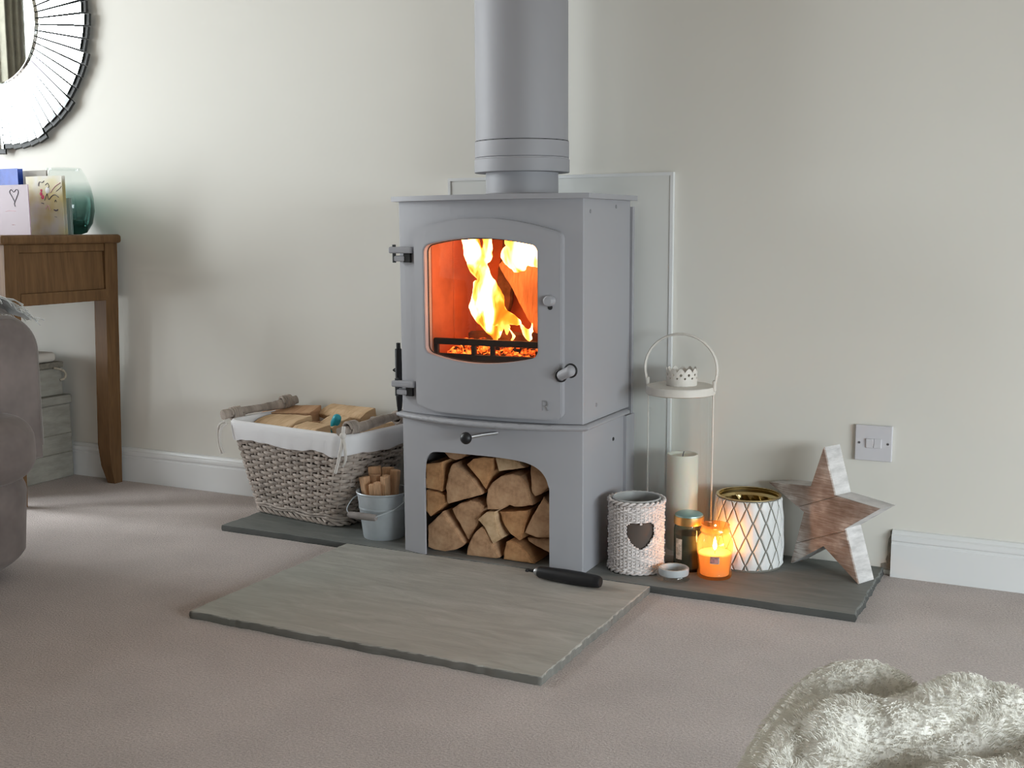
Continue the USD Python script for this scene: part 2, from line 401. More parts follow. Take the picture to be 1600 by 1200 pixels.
plain('ink_pink', (0.70, 0.42, 0.45), 0.6)
plain('pencil_wood', (0.65, 0.26, 0.12), 0.6)
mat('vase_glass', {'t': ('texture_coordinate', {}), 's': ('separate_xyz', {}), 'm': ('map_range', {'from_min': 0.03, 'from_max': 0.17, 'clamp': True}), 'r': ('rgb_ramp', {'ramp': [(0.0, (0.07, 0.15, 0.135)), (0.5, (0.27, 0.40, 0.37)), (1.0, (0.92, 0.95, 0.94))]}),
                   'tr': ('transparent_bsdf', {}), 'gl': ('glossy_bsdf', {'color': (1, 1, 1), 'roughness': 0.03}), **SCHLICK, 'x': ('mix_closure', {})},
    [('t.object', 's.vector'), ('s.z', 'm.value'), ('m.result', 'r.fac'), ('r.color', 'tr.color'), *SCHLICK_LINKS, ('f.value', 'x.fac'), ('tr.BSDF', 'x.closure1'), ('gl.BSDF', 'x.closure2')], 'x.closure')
plain('switch_white', (0.66, 0.65, 0.68), 0.3)
plain('screw_grey', (0.18, 0.18, 0.19), 0.4, metallic=0.7)
plain('fur_cream', (0.80, 0.775, 0.71), 0.95, var=0.10, scale=60, bump=0.6, bscale=170, bdist=0.004)
mat('fur_hair', {'o': ('hair_info', {}), 'r': ('rgb_ramp', {'ramp': [(0.0, (0.79, 0.765, 0.70)), (1.0, (0.94, 0.93, 0.90))]}), 'p': ('principled_bsdf', {'roughness': 0.8, 'specular_ior_level': 0.2})},
    [('o.intercept', 'r.fac'), ('r.color', 'p.base_color')])
plain('curtain_cloth', (0.33, 0.31, 0.25), 0.9, var=0.15, scale=20)
plain('hedge_leaf', (0.06, 0.16, 0.05), 0.9, var=0.6, scale=6)
plain('lawn', (0.10, 0.22, 0.06), 1.0, var=0.4, scale=3)

# ------------------------------------------------------------------ the room
XL, XR, YB, YF, H = -4.60, 2.05, 2.768, -5.2, 2.42
FL = Manifold.cube
floor = trimesh.Trimesh([[XL, YF, 0], [XR, YF, 0], [XR, YB, 0], [XL, YB, 0], [XL, YF, -0.1], [XR, YF, -0.1], [XR, YB, -0.1], [XL, YB, -0.1]],
                        [[0, 1, 2], [0, 2, 3], [4, 6, 5], [4, 7, 6], [0, 4, 5], [0, 5, 1], [1, 5, 6], [1, 6, 2], [2, 6, 7], [2, 7, 3], [3, 7, 4], [3, 4, 0]])
struct('floor', floor, 'carpet', label='beige grey cut pile carpet', smooth=False)
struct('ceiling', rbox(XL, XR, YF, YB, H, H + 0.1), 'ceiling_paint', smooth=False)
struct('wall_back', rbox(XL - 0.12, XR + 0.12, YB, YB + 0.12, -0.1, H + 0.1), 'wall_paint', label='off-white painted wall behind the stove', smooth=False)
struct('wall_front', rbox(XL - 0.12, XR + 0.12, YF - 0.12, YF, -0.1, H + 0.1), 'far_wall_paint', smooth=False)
WL = (0.62, 2.25, 0.10, 2.25)      # the glazed opening in the left wall: y0 y1 z0 z1
WR = (-1.45, 1.90, 0.05, 1.15)     # and in the right wall
struct('wall_left', rbox(XL - 0.12, XL, YF, YB, -0.1, H + 0.1) - rbox(XL - 0.3, XL + 0.1, WL[0], WL[1], WL[2], WL[3]), 'wall_paint', smooth=False)
struct('wall_right', rbox(XR, XR + 0.12, YF, YB, -0.1, H + 0.1) - rbox(XR - 0.1, XR + 0.3, WR[0], WR[1], WR[2], WR[3]), 'wall_paint', smooth=False)


def window(name, x, w):
    g = setdata(UsdGeom.Xform.Define(stage, '/World/' + name).GetPrim(), kind='structure', label='white framed garden window')
    y0, y1, z0, z1 = w
    b = 0.05
    fr = rbox(x - 0.04, x + 0.04, y0, y1, z0, z1) - rbox(x - 0.1, x + 0.1, y0 + b, y1 - b, z0 + b, z1 - b)
    ym = (y0 + y1) / 2
    struct('window_frame', fr, 'gloss_white', g, smooth=False)
    struct('mullion', rbox(x - 0.03, x + 0.03, ym - 0.025, ym + 0.025, z0 + b, z1 - b), 'gloss_white', g, smooth=False)
    for a, c in ((y0 + b, ym - 0.025), (ym + 0.025, y1 - b)):
        struct('pane', rbox(x - 0.004, x + 0.004, a, c, z0 + b, z1 - b), 'window_glass', g, smooth=False)


window('window_1', XL - 0.06, WL)
window('window_2', XR + 0.06, WR)


def skirting(x0, x1):
    """A torus-moulded skirting board along the back wall."""
    prof = [(0, 0), (-0.017, 0), (-0.017, 0.080), (-0.0145, 0.083), (-0.0145, 0.087), (-0.0175, 0.090), (-0.0185, 0.096), (-0.0165, 0.102), (-0.012, 0.105), (-0.0105, 0.109), (-0.007, 0.113), (0, 0.114)]
    m = cs([(y, z) for y, z in prof]).extrude(x1 - x0)      # profile in xy, along z
    v = T(m)
    a = np.array(v.vertices)
    v.vertices = np.stack([x0 + a[:, 2], YB + a[:, 0], a[:, 1]], -1)
    v.fix_normals()
    return v


struct('baseboard_left', skirting(XL, -2.22), 'gloss_white', label='white moulded skirting board left of the hearth')
struct('baseboard_right', skirting(-0.366, XR), 'gloss_white', label='white moulded skirting board right of the hearth')
rag = Polygon([(-0.3664, 0.012), (-0.3664, 0.112), (-0.371, 0.108), (-0.370, 0.098), (-0.374, 0.090), (-0.376, 0.07), (-0.3755, 0.05), (-0.379, 0.038), (-0.377, 0.030), (-0.389, 0.026), (-0.387, 0.016), (-0.395, 0.012)])
struct('trim_1', moved(trimesh.creation.extrude_polygon(rag, 0.003, engine='earcut'), (0, YB, 0), rx=90), 'plaster_bare', label='ragged bare plaster at the cut end of the skirting', smooth=False)

# the white board fixed to the wall behind the stove
tb = thing('heat_shield_board', 'white painted heat shield board on the wall behind the stove', 'board', (-1.248, YB - 0.0005, 0.0))
obj('board', rbox(-0.321, 0.321, -0.010, 0, 0.014, 0.967), 'board_white', tb, False)
obj('edge_bead', cat([rbox(-0.325, -0.317, -0.0125, 0, 0.014, 0.971), rbox(0.317, 0.325, -0.0125, 0, 0.014, 0.971), rbox(-0.317, 0.317, -0.0125, 0, 0.963, 0.971)]), 'gloss_white', tb, False)

# ------------------------------------------------------------------ hearth
ZH = 0.017


def slab(x0, x1, y0, y1, z1, seed, cuts):
    """A riven stone slab with chipped edges; the sides named in cuts are riven, the others sawn."""
    n = 90
    def edge(a, b, rough, k):
        t = np.linspace(0, 1, n, endpoint=False)[:, None]
        p = np.asarray(a) * (1 - t) + np.asarray(b) * t
        d = np.asarray(b) - np.asarray(a); nrm = np.array([d[1], -d[0]]) / np.linalg.norm(d)
        q = np.c_[t * 22, np.full_like(t, k), np.zeros_like(t)]
        w = ((meshkit.fbm(q * [0.5, 1, 1], 2, seed + k) - 0.5) * 0.006 + (meshkit.fbm(q * [2.7, 1, 1], 3, seed + k + 20) - 0.5) * 0.005) * rough * np.minimum(1, np.minimum(t[:, 0], 1 - t[:, 0]) * 12)
        return p + nrm * w[:, None]
    c = [(x0, y0), (x1, y0), (x1, y1), (x0, y1)]
    ring = np.vstack([edge(c[k], c[(k + 1) % 4], 1.0 if k in cuts else 0.15, k) for k in range(4)])
    N = len(ring)
    cen = ring.mean(0)
    layers = []
    for z, ins, wob in ((0.0, 0.000, 1.0), (z1 * 0.45, -0.001, 1.0), (z1 * 0.86, 0.0, 1.0), (z1 * 0.97, 0.0014, 0.7), (z1, 0.0032, 0.5)):
        d = cen - ring; d /= np.linalg.norm(d, axis=1, keepdims=True)
        jit = (meshkit.fbm(np.c_[ring * 60, np.full(N, z * 300)], 3, seed + 9) - 0.5)[:, None] * 0.006 * wob
        layers.append(np.c_[ring + d * (ins + jit), np.full(N, z)])
    v = np.vstack(layers)
    f = []
    j = np.arange(N)
    for k in range(len(layers) - 1):
        a, b = k * N, (k + 1) * N
        f += [np.c_[a + j, a + (j + 1) % N, b + (j + 1) % N], np.c_[a + j, b + (j + 1) % N, b + j]]
    tri_v, tri_f = trimesh.creation.triangulate_polygon(Polygon(layers[-1][:, :2]), engine='earcut')
    off = len(v)
    v = np.vstack([v, np.c_[tri_v, np.full(len(tri_v), z1)], np.c_[tri_v, np.zeros(len(tri_v))]])
    f += [np.asarray(tri_f) + off, np.asarray(tri_f)[:, ::-1] + off + len(tri_v)]
    return trimesh.Trimesh(v, np.vstack(f), process=False)


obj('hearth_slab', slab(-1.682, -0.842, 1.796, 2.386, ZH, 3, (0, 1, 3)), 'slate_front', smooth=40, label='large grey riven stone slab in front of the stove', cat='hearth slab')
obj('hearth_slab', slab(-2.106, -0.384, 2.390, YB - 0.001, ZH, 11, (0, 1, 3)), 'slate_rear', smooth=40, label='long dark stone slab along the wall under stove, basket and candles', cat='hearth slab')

# ------------------------------------------------------------------ the stove
SX, HW = -1.264, 0.248                 # centre and half width
Y0, SAG = 2.402, 0.036                 # the front's corners; how far the bowed front comes forward


def bow(m, xc=0.0, hw=HW, sag=SAG):
    m = T(m)
    v = np.array(m.vertices)
    v[:, 1] -= sag * (1 - np.clip((v[:, 0] - xc) / hw, -1.1, 1.1) ** 2)
    m.vertices = v
    return m


def bowed_plan(inset, y_back, sag=SAG, hw=HW, n=28, corner=0.004):
    """The stove's plan (local x, world-like y measured from Y0): bowed front, straight sides."""
    h = hw - inset
    x = np.linspace(-h, h, n)
    y = inset - sag * (1 - (x / hw) ** 2)
    return rounded(cs(list(zip(x, y)) + [(h, y_back), (-h, y_back)]), corner)


st = thing('wood_burning_stove', 'light grey bow-fronted wood burning stove with a lit fire and log store below', 'stove', (SX, Y0, ZH))
Z = lambda z: z - ZH
BACK = 0.300
body = bowed_plan(0, BACK).extrude(Z(0.900) - Z(0.378)).translate((0, 0, Z(0.378)))
cav = rbox(-0.186, 0.186, 0.004, BACK - 0.035, Z(0.452), Z(0.862)) + rbox(-0.160, 0.160, -0.2, 0.01, Z(0.500), Z(0.822))
obj('body', body - cav, 'stove_paint', st, 30)
obj('top_plate', bowed_plan(-0.012, BACK + 0.004, SAG + 0.010, HW + 0.006).extrude(0.012).translate((0, 0, Z(0.900))), 'stove_paint', st, 30)
shelf = Manifold.batch_hull([bowed_plan(-0.006, BACK - 0.03, SAG + 0.02, HW).extrude(0.014).translate((0, 0, Z(0.363))), bowed_plan(-0.011, BACK - 0.03, SAG + 0.02, HW + 0.004).extrude(0.006).translate((0, 0, Z(0.367)))])
obj('shelf', shelf, 'stove_paint', st, 30)
# log store: front with its arched opening, sides, back
top = [(-0.177, 0.225), (-0.172, 0.258), (-0.158, 0.278), (-0.135, 0.286), (-0.06, 0.289), (0.03, 0.289), (0.095, 0.284), (0.135, 0.272), (0.158, 0.250), (0.169, 0.22)]
arch = cs([(-0.177, -0.1)] + [(a, b - ZH) for a, b in bez(top, 6)] + [(0.169, -0.1)])
outer, inner_ = bowed_plan(0, BACK - 0.03), bowed_plan(0, BACK + 0.05).offset(-0.008, JoinType.Miter)
store = (outer - inner_).extrude(Z(0.363)) - plate(arch, -0.1, 0.03)
obj('log_store', store, 'stove_paint', st, 30, label='open log store forming the stove stand')
obj('log_store_back', rbox(-HW + 0.008, HW - 0.008, BACK - 0.045, BACK - 0.035, 0, Z(0.363)), 'black_iron', st, False)
obj('rear_shield', cat([rbox(-HW - 0.004, HW + 0.004, BACK + 0.004, BACK + 0.018, 0.0, Z(0.885)), rbox(HW - 0.012, HW + 0.008, BACK - 0.04, BACK + 0.018, 0.01, Z(0.36))]), 'stove_paint', st, False)
# door: arched top and dipped bottom, with the window cut through
do = rounded(cs([(-0.186, 0.402)] + [(a, 0.402 - 0.013 + 0.0005 * abs(a) * 0) for a in (-0.12, -0.06, 0.0, 0.06, 0.12, 0.198)] + [(0.206, 0.40)] + [(0.206, 0.815)] +
                [(a, 0.858 - 0.036 * (a / 0.206) ** 2) for a in np.linspace(0.20, -0.186, 20)]), 0.018)
wi = rounded(cs([(a, 0.516 + 0.020 * (a / 0.15) ** 2) for a in np.linspace(-0.152, 0.150, 24)] + [(a, 0.811 - 0.018 * (a / 0.15) ** 2) for a in np.linspace(0.150, -0.152, 24)]), 0.020)
do, wi = do.translate((0, -ZH)), wi.translate((0, -ZH))
DT = 0.020
door_m = plate(do, -DT - 0.001, -0.001, 0.005, 4) - plate(wi, -0.1, 0.05)
for k in range(4):                       # a rounded lip round the window
    a = PI / 2 * k / 4
    door_m = door_m - plate(wi.offset(0.006 * (1 - math.sin(a)), JoinType.Round, 2, 48), -0.1, -DT - 0.001 + 0.006 * (1 - math.cos(a)) + 0.0001)
door = setdata(UsdGeom.Xform.Define(stage, numbered(str(st.GetPath()), 'door')).GetPrim(), label='arched stove door with glass window')
obj('door_frame', bow(door_m.refine_to_length(0.02)), 'stove_paint', door, 40)
obj('door_glass', bow(plate(wi.offset(0.012, JoinType.Round, 2, 48), -0.007, -0.003, refine=0.02)), 'stove_glass', door, 40)
obj('glass_gasket', bow((plate(wi.offset(0.010, JoinType.Round, 2, 48), -0.0028, 0.0, refine=0.03) - plate(wi.offset(-0.002, JoinType.Round, 2, 48), -0.1, 0.1)).refine_to_length(0.02)), 'black_iron', door, 40)
R = trimesh.creation.extrude_polygon
emb = moved(meshkit.text_mesh('R', 0.024, 0.0012), (0.158, -SAG * (1 - (0.165 / HW) ** 2) - DT - 0.0008, Z(0.412)), rx=90)
plain('emblem', (0.255, 0.255, 0.265), 0.5)
obj('emblem', emb, 'emblem', door, False, label='small embossed letter R on the door')
yb = lambda x: -SAG * (1 - (x / HW) ** 2)
# the small air wheel on the door's right border
kn = lathe([(0, 0.018), (0.009, 0.018), (0.0118, 0.016), (0.0128, 0.011), (0.0128, 0.0), (0, 0)], 28)
obj('air_wheel', moved(kn, (0.181, yb(0.181) - DT, Z(0.668)), rx=90), 'stove_paint', door)
obj('wheel_slot', moved(lathe([(0, 0.003), (0.0055, 0.003), (0.0055, 0), (0, 0)], 20), (0.181, yb(0.181) - DT - 0.0005, Z(0.6525)), rx=90), 'black_iron', door)
# the latch knob beside the door, its rim dark where the steel shows
kb = hulls([(0, 0, 0, 0.0115), (0.022, -0.006, 0.010, 0.0125)], 20)
obj('latch_knob', moved(kb, (0.212, yb(0.2) - 0.030, Z(0.498))), 'stove_paint', st)
a = np.linspace(0, 2 * PI, 40, endpoint=False)
obj('latch_ring', cat([tube(np.c_[0.208 + 0.0135 * np.cos(a), np.full(40, yb(0.2) - 0.026), Z(0.496) + 0.0135 * np.sin(a)], 0.0022, 6, True),
                       tube(np.c_[0.233 + 0.0150 * np.cos(a), np.full(40, yb(0.2) - 0.028), Z(0.509) + 0.0150 * np.sin(a)], 0.0022, 6, True)]), 'black_iron', st)
obj('latch_stem', rbox(0.205, 0.222, yb(0.2) - 0.03, yb(0.2) + 0.003, Z(0.490), Z(0.506), 0.004), 'stove_paint', st)
# hinges on the left
for zc in (0.770, 0.438):
    h = UsdGeom.Xform.Define(stage, numbered(str(st.GetPath()), 'hinge')).GetPrim()
    obj('hinge_leaf', cat([rbox(-0.262, -0.196, -0.030, -0.010, Z(zc) + 0.004, Z(zc) + 0.020, 0.004), rbox(-0.256, -0.222, -0.022, 0.0, Z(zc) - 0.016, Z(zc) - 0.002, 0.003)]), 'stove_paint', h)
    obj('hinge_pin', Manifold.cylinder(0.044, 0.0045, 0.0045, 14).translate((-0.252, -0.018, Z(zc) - 0.019)), 'black_iron', h)
    obj('hinge_gap', rbox(-0.224, -0.206, -0.020, -0.002, Z(zc) - 0.018, Z(zc) + 0.004), 'black_iron', h)
# air control rod under the shelf
rod = setdata(UsdGeom.Xform.Define(stage, numbered(str(st.GetPath()), 'air_control')).GetPrim())
obj('rod', tube([(0.055, -0.02, Z(0.350)), (0.010, -0.055, Z(0.345)), (-0.014, -0.082, Z(0.341))], 0.0042, 10), 'dull_steel', rod)
obj('knob', T(Manifold.sphere(0.0148, 28).scale((1, 0.8, 1)).translate((-0.018, -0.086, Z(0.340)))), 'black_plastic', rod)
# screws and slots on the right side
for (y, z) in ((0.038, 0.871), (0.20, 0.884), (0.078, 0.414), (0.19, 0.312)):
    obj('screw', moved(lathe([(0, 0.002), (0.004, 0.002), (0.005, 0), (0, 0)], 14), (HW - 0.0003, y, Z(z)), ry=90), 'emblem' if z != 0.312 else 'black_iron', st)
# firebox: brick panels on the back and sides, sloping baffle, grate
for x0, x1 in ((-0.185, -0.0015), (0.0015, 0.185)):
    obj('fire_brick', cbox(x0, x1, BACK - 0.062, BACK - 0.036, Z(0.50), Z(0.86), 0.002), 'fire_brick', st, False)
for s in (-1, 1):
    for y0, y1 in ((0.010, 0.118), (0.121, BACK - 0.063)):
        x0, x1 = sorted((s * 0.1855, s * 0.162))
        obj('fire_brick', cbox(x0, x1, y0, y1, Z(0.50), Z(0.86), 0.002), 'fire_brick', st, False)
obj('ash_tray', rbox(-0.185, 0.185, -0.005, BACK - 0.036, Z(0.4525), Z(0.470)), 'black_iron', st, False)
gb = [rbox(-0.161, 0.161, 0.012, 0.022, Z(0.550), Z(0.566), 0.003), rbox(-0.161, 0.161, 0.012, 0.024, Z(0.471), Z(0.528), 0.003)]
gb += [rbox(x - 0.006, x + 0.006, 0.013, 0.023, Z(0.472), Z(0.562), 0.002) for x in (-0.155, -0.05, 0.002, 0.155)]
obj('fire_front', cat(gb), 'black_iron', st, label='black cast iron bar holding the fire in')
obj('grate', cat([rbox(x - 0.006, x + 0.006, 0.024, BACK - 0.064, Z(0.490), Z(0.502)) for x in np.linspace(-0.15, 0.15, 13)] + [rbox(-0.160, 0.160, y, y + 0.010, Z(0.480), Z(0.492)) for y in (0.03, 0.21)]), 'black_iron', st, False)
for x in (-0.15, 0.14):
    for y in (0.03, 0.21):
        obj('grate_leg', rbox(x, x + 0.01, y, y + 0.01, Z(0.469), Z(0.482)), 'black_iron', st, False)

# embers and the fire
em = []
for k in range(190):
    r = RNG.uniform(0.008, 0.017)
    m = trimesh.creation.icosphere(2, r)
    m = roughen(m, r * 1.1, 60 / (r * 60), k)
    px, py = RNG.uniform(-0.145, 0.145), RNG.uniform(0.034, 0.22)
    m.apply_scale([1.2, 1.0, 0.8])
    hgt = 0.022 + 0.020 * math.exp(-((px + 0.02) / 0.08) ** 2) * RNG.uniform(0.2, 1.0)
    m.apply_translation((SX + px, Y0 + py, 0.502 + RNG.uniform(0.008, hgt + 0.018)))
    em.append(m)
obj('ember_bed', cat(em), 'ember', smooth=40, label='bed of glowing embers on the stove grate', cat='embers', kind='stuff')


def burning_log(name, p0, p1, r, material, label, seed, flat=0.8):
    """A split log between two points."""
    p0, p1 = np.array(p0, float), np.array(p1, float)
    L = np.linalg.norm(p1 - p0)
    sec = [(r * math.cos(t) * (1 if math.sin(t) > -0.2 else 0.9), max(r * math.sin(t), -0.35 * r)) for t in np.linspace(0, 2 * PI, 28, endpoint=False)]
    m = sub(cs(sec).extrude(L), 0.012)
    m = roughen(m, 0.010, 35, seed)
    m.apply_transform(trimesh.geometry.align_vectors((0, 0, 1), (p1 - p0) / L))
    o = thing(name, label, 'log', tuple(p0))
    obj('wood', m, material, o, 40)
    return o


burning_log('burning_log', (-1.125, 2.545, 0.56), (-1.285, 2.60, 0.77), 0.062, 'burning_wood', 'big split log glowing orange, leaning across the right of the fire', 5)
burning_log('burning_log', (-1.400, 2.565, 0.545), (-1.19, 2.505, 0.55), 0.028, 'charred_wood', 'charred log lying low in the embers under the flames', 6)
burning_log('burning_log', (-1.330, 2.585, 0.59), (-1.295, 2.615, 0.84), 0.026, 'charred_wood', 'dark charred log standing upright at the back of the fire', 7)

fl = thing('fire_flames', 'bright yellow and white flames licking up behind the stove window', 'fire', (0, 0, 0))


def flame(chains, y, seed, cut=()):
    """Flame tongues: chains of (x, z, r) in the plane y, made one body, flattened in depth and rippled."""
    m = None
    for c in chains:
        b = hulls([(x / 1000, 0, z / 1000, r * (1.28 if r > 7 else 1.1) / 1000) for x, z, r in c], 14)
        m = b if m is None else m + b
    for x, z, r in cut:
        m = m - Manifold.cylinder(0.3, r / 1000, r / 1000, 12).translate((0, 0, -0.15)).rotate((90, 0, 0)).translate((x / 1000, 0, z / 1000))
    m = T(m.refine_to_length(0.007))
    trimesh.smoothing.filter_taubin(m, iterations=12)
    v = np.array(m.vertices)
    q = v * [1, 1, 0.5]
    d = np.stack([meshkit.fbm(q * 42 + 9.1 * k, 3, seed + k) - 0.5 for k in range(3)], -1)
    v = v + d * [0.020, 0.010, 0.022]
    m.vertices = v * [1, 0.55, 1] + [0, y, 0]
    return m


F = lambda pts: [(-1264 + (a - 640 - 0) / 1, b, r) for a, b, r in pts]
obj('flame', flame([[(-1288, 556, 5), (-1296, 580, 10), (-1322, 610, 18), (-1336, 645, 22), (-1330, 680, 20), (-1300, 695, 12)],
                    [(-1262, 596, 8), (-1282, 620, 20), (-1292, 650, 22), (-1306, 685, 18), (-1322, 715, 15), (-1340, 745, 17), (-1352, 775, 20), (-1362, 812, 20)],
                    [(-1225, 604, 5), (-1250, 612, 12), (-1290, 620, 22), (-1325, 625, 20)], [(-1318, 760, 10), (-1312, 790, 9), (-1314, 825, 8)],
                    [(-1280, 570, 3), (-1276, 590, 8)], [(-1262, 572, 3), (-1258, 592, 7)]], 2.490, 3, cut=[(-1297, 662, 5), (-1306, 628, 4)]), 'flame', fl, True)
obj('flame', flame([[(-1262, 770, 14), (-1240, 762, 22), (-1210, 778, 24), (-1175, 770, 22), (-1150, 745, 9)], [(-1255, 800, 14), (-1215, 806, 20), (-1165, 800, 16)], [(-1240, 740, 8), (-1222, 748, 12)]], 2.500, 8), 'flame', fl, True)
obj('flame', flame([[(-1187, 566, 4), (-1194, 578, 7), (-1208, 596, 3)], [(-1194, 578, 6), (-1182, 590, 4), (-1177, 608, 1.5)]], 2.470, 12), 'flame', fl, True)
obj('flame', flame([[(-1236, 560, 2.5), (-1232, 575, 3.5), (-1240, 592, 2)]], 2.470, 15), 'flame', fl, True)

# ------------------------------------------------------------------ flue pipe
fp = thing('flue_pipe', 'wide grey enamelled flue pipe rising from the stove top', 'flue pipe', (SX, Y0 + 0.188, 0.912))
obj('pipe', lathe([(0, 0.10), (0.1155, 0.10), (0.1155, H - 0.912), (0, H - 0.912)], 72), 'stove_paint', fp, 40)
obj('collar', lathe([(0, 0.0585), (0.118, 0.0585), (0.119, 0.0595), (0.119, 0.090), (0.1175, 0.0915), (0.1175, 0.094), (0, 0.094)], 72), 'stove_paint', fp, 40)
obj('collar', lathe([(0, 0.0945), (0.1165, 0.0945), (0.1178, 0.096), (0.1178, 0.133), (0.1165, 0.1345), (0, 0.1345)], 72), 'stove_paint', fp, 40)
obj('spigot', lathe([(0, 0), (0.096, 0), (0.096, 0.005), (0.091, 0.008), (0.091, 0.06), (0, 0.06)], 72), 'stove_paint', fp, 40)
obj('joint_ring', cat([lathe([(0.112, z), (0.1168, z), (0.1168, z + 0.0022), (0.112, z + 0.0022), (0.112, z)], 72) for z in (0.0925, 0.1335)]), 'dark_void', fp, 40)

# ------------------------------------------------------------------ split logs stacked in the store
LOGS = {1: [(-1437, 285), (-1351, 281), (-1353, 275), (-1361, 262), (-1374, 252), (-1392, 247), (-1411, 251), (-1427, 266)], 2: [(-1464, 238), (-1414, 248), (-1410, 219), (-1412, 184), (-1416, 170), (-1465, 173)], 3: [(-1465, 170), (-1432, 167), (-1411, 161), (-1405, 144), (-1426, 121), (-1453, 98), (-1466, 114)], 4: [(-1380, 248), (-1357, 233), (-1325, 212), (-1297, 178), (-1299, 174), (-1335, 161), (-1395, 140), (-1400, 144), (-1403, 182), (-1397, 217), (-1387, 241)], 5: [(-1344, 247), (-1324, 263), (-1296, 271), (-1269, 270), (-1271, 248), (-1279, 211), (-1289, 187), (-1309, 211)], 6: [(-1267, 270), (-1246, 277), (-1222, 278), (-1200, 267), (-1179, 252), (-1188, 249), (-1228, 242), (-1256, 235), (-1260, 249)], 7: [(-1166, 280), (-1137, 281), (-1105, 269), (-1096, 237), (-1117, 210), (-1137, 191), (-1154, 183), (-1163, 194), (-1167, 241)], 8: [(-1284, 191), (-1272, 209), (-1247, 227), (-1216, 236), (-1191, 233), (-1175, 215), (-1167, 191), (-1159, 161), (-1183, 156), (-1210, 152), (-1224, 155), (-1244, 142), (-1285, 137), (-1289, 162)], 9: [(-1131, 187), (-1117, 174), (-1093, 166), (-1093, 90), (-1126, 82), (-1153, 81), (-1185, 89), (-1180, 103), (-1162, 136)], 10: [(-1390, 128), (-1367, 145), (-1335, 156), (-1313, 154), (-1296, 145), (-1301, 129), (-1314, 99), (-1340, 51), (-1346, 55), (-1368, 90), (-1386, 117)], 11: [(-1413, 124), (-1405, 115), (-1384, 88), (-1346, 49), (-1356, 38), (-1379, 26), (-1408, 18), (-1438, 18), (-1458, 25), (-1457, 83)], 12: [(-1304, 117), (-1285, 134), (-1260, 138), (-1255, 109), (-1248, 87), (-1240, 71), (-1265, 53), (-1281, 74), (-1290, 93), (-1302, 105), (-1309, 111)], 13: [(-1254, 137), (-1210, 142), (-1171, 149), (-1180, 117), (-1191, 71), (-1197, 67), (-1223, 81), (-1241, 102), (-1249, 121)], 14: [(-1301, 95), (-1290, 90), (-1276, 69), (-1248, 21), (-1261, 17), (-1305, 16), (-1345, 16), (-1342, 35), (-1330, 63), (-1317, 82)], 15: [(-1223, 68), (-1202, 64), (-1180, 48), (-1153, 16), (-1158, 15), (-1202, 15), (-1242, 16), (-1240, 36), (-1234, 63)], 16: [(-1182, 76), (-1153, 77), (-1123, 81), (-1093, 86), (-1093, 33), (-1126, 45), (-1162, 58), (-1179, 67)]}
LOG_LABEL = {1: 'half-round log tucked under the store roof at top left', 2: 'small squarish split log at the left edge, above another', 3: 'small wedge log at the left edge, halfway down the stack', 4: 'tall pale quarter log, second from left near the top', 5: 'orange fan-shaped quarter log pointing down at top centre', 6: 'flat-bottomed log lying on the big half-round log', 7: 'curved wedge log hanging down at the top right',
             8: 'big half-round log with a dark heart in the middle of the stack', 9: 'triangular log at the right edge, point upward', 10: 'quarter log pointing down, between the two left pale logs', 11: 'large rounded quarter log in the bottom left corner', 12: 'twisted pale split log below the big half-round log', 13: 'wedge log pointing down, right under the big half-round log', 14: 'upright wedge log on the bottom row, second from left', 15: 'rounded wedge log on the bottom row, right of centre', 16: 'low flat log in the bottom right corner'}
WOOD = {1: 'cut_wood', 2: 'cut_wood_orange', 3: 'cut_wood_orange', 5: 'cut_wood_orange', 6: 'cut_wood_pale', 12: 'cut_wood_pale', 13: 'cut_wood_orange', 15: 'cut_wood_orange'}
for k, poly in LOGS.items():
    P = Polygon(np.array(poly) / 1000.0)
    c = np.array([P.centroid.x, P.centroid.y])
    s = (cs(np.array(P.exterior.coords)[:-1] - c)).offset(-0.0012, JoinType.Round, 2, 24)
    yf = {1: 0.055, 6: 0.030, 16: 0.035, 7: 0.024, 12: 0.016}.get(k, 0.020 + 0.010 * ((k * 37) % 7) / 7)
    L = 0.215 - (0.03 if k in (1, 6) else 0)
    m = plate(s, 0.0, L, 0.0035, 2).refine_to_length(0.010)
    m = roughen(m, 0.0035, 60, k, (1, 1.5, 1))
    sink = 0.0026
    if k in (11, 14, 15):
        sink = ZH - (m.bounds[0, 2] + c[1]) + 0.0002
    o = thing('split_log', 'split firewood: ' + LOG_LABEL[k], 'log', (c[0], Y0 + yf, c[1] + sink), group='split logs stacked in the stove log store')
    obj('end_grain', m, WOOD.get(k, 'cut_wood'), o, 40)

# ------------------------------------------------------------------ the log basket
BR = -9.0
BC = np.array([-1.905, 2.585, ZH])
basket = thing('log_basket', 'large grey wicker log basket with white cloth liner left of the stove', 'basket', tuple(BC), BR)
ca, sa = math.cos(math.radians(BR)), math.sin(math.radians(BR))


def to_basket(p):
    d = np.asarray(p, float) - BC
    return np.stack([d[..., 0] * ca + d[..., 1] * sa, -d[..., 0] * sa + d[..., 1] * ca, d[..., 2]], -1)


def round_rect(hx, hy, r, n):
    """n points evenly round a rectangle with rounded corners, with outward normals."""
    L = LineString(Polygon(sbox(-hx + r, -hy + r, hx - r, hy - r)).buffer(r, quad_segs=24).exterior.coords)
    p = np.array([L.interpolate(t, normalized=True).coords[0] for t in np.arange(n) / n])
    t = np.roll(p, -1, 0) - np.roll(p, 1, 0)
    nrm = np.c_[-t[:, 1], t[:, 0]]
    nrm /= np.linalg.norm(nrm, axis=1, keepdims=True)
    s = np.sign((nrm * p).sum(1).mean())
    return p, nrm * s


BH = 0.268


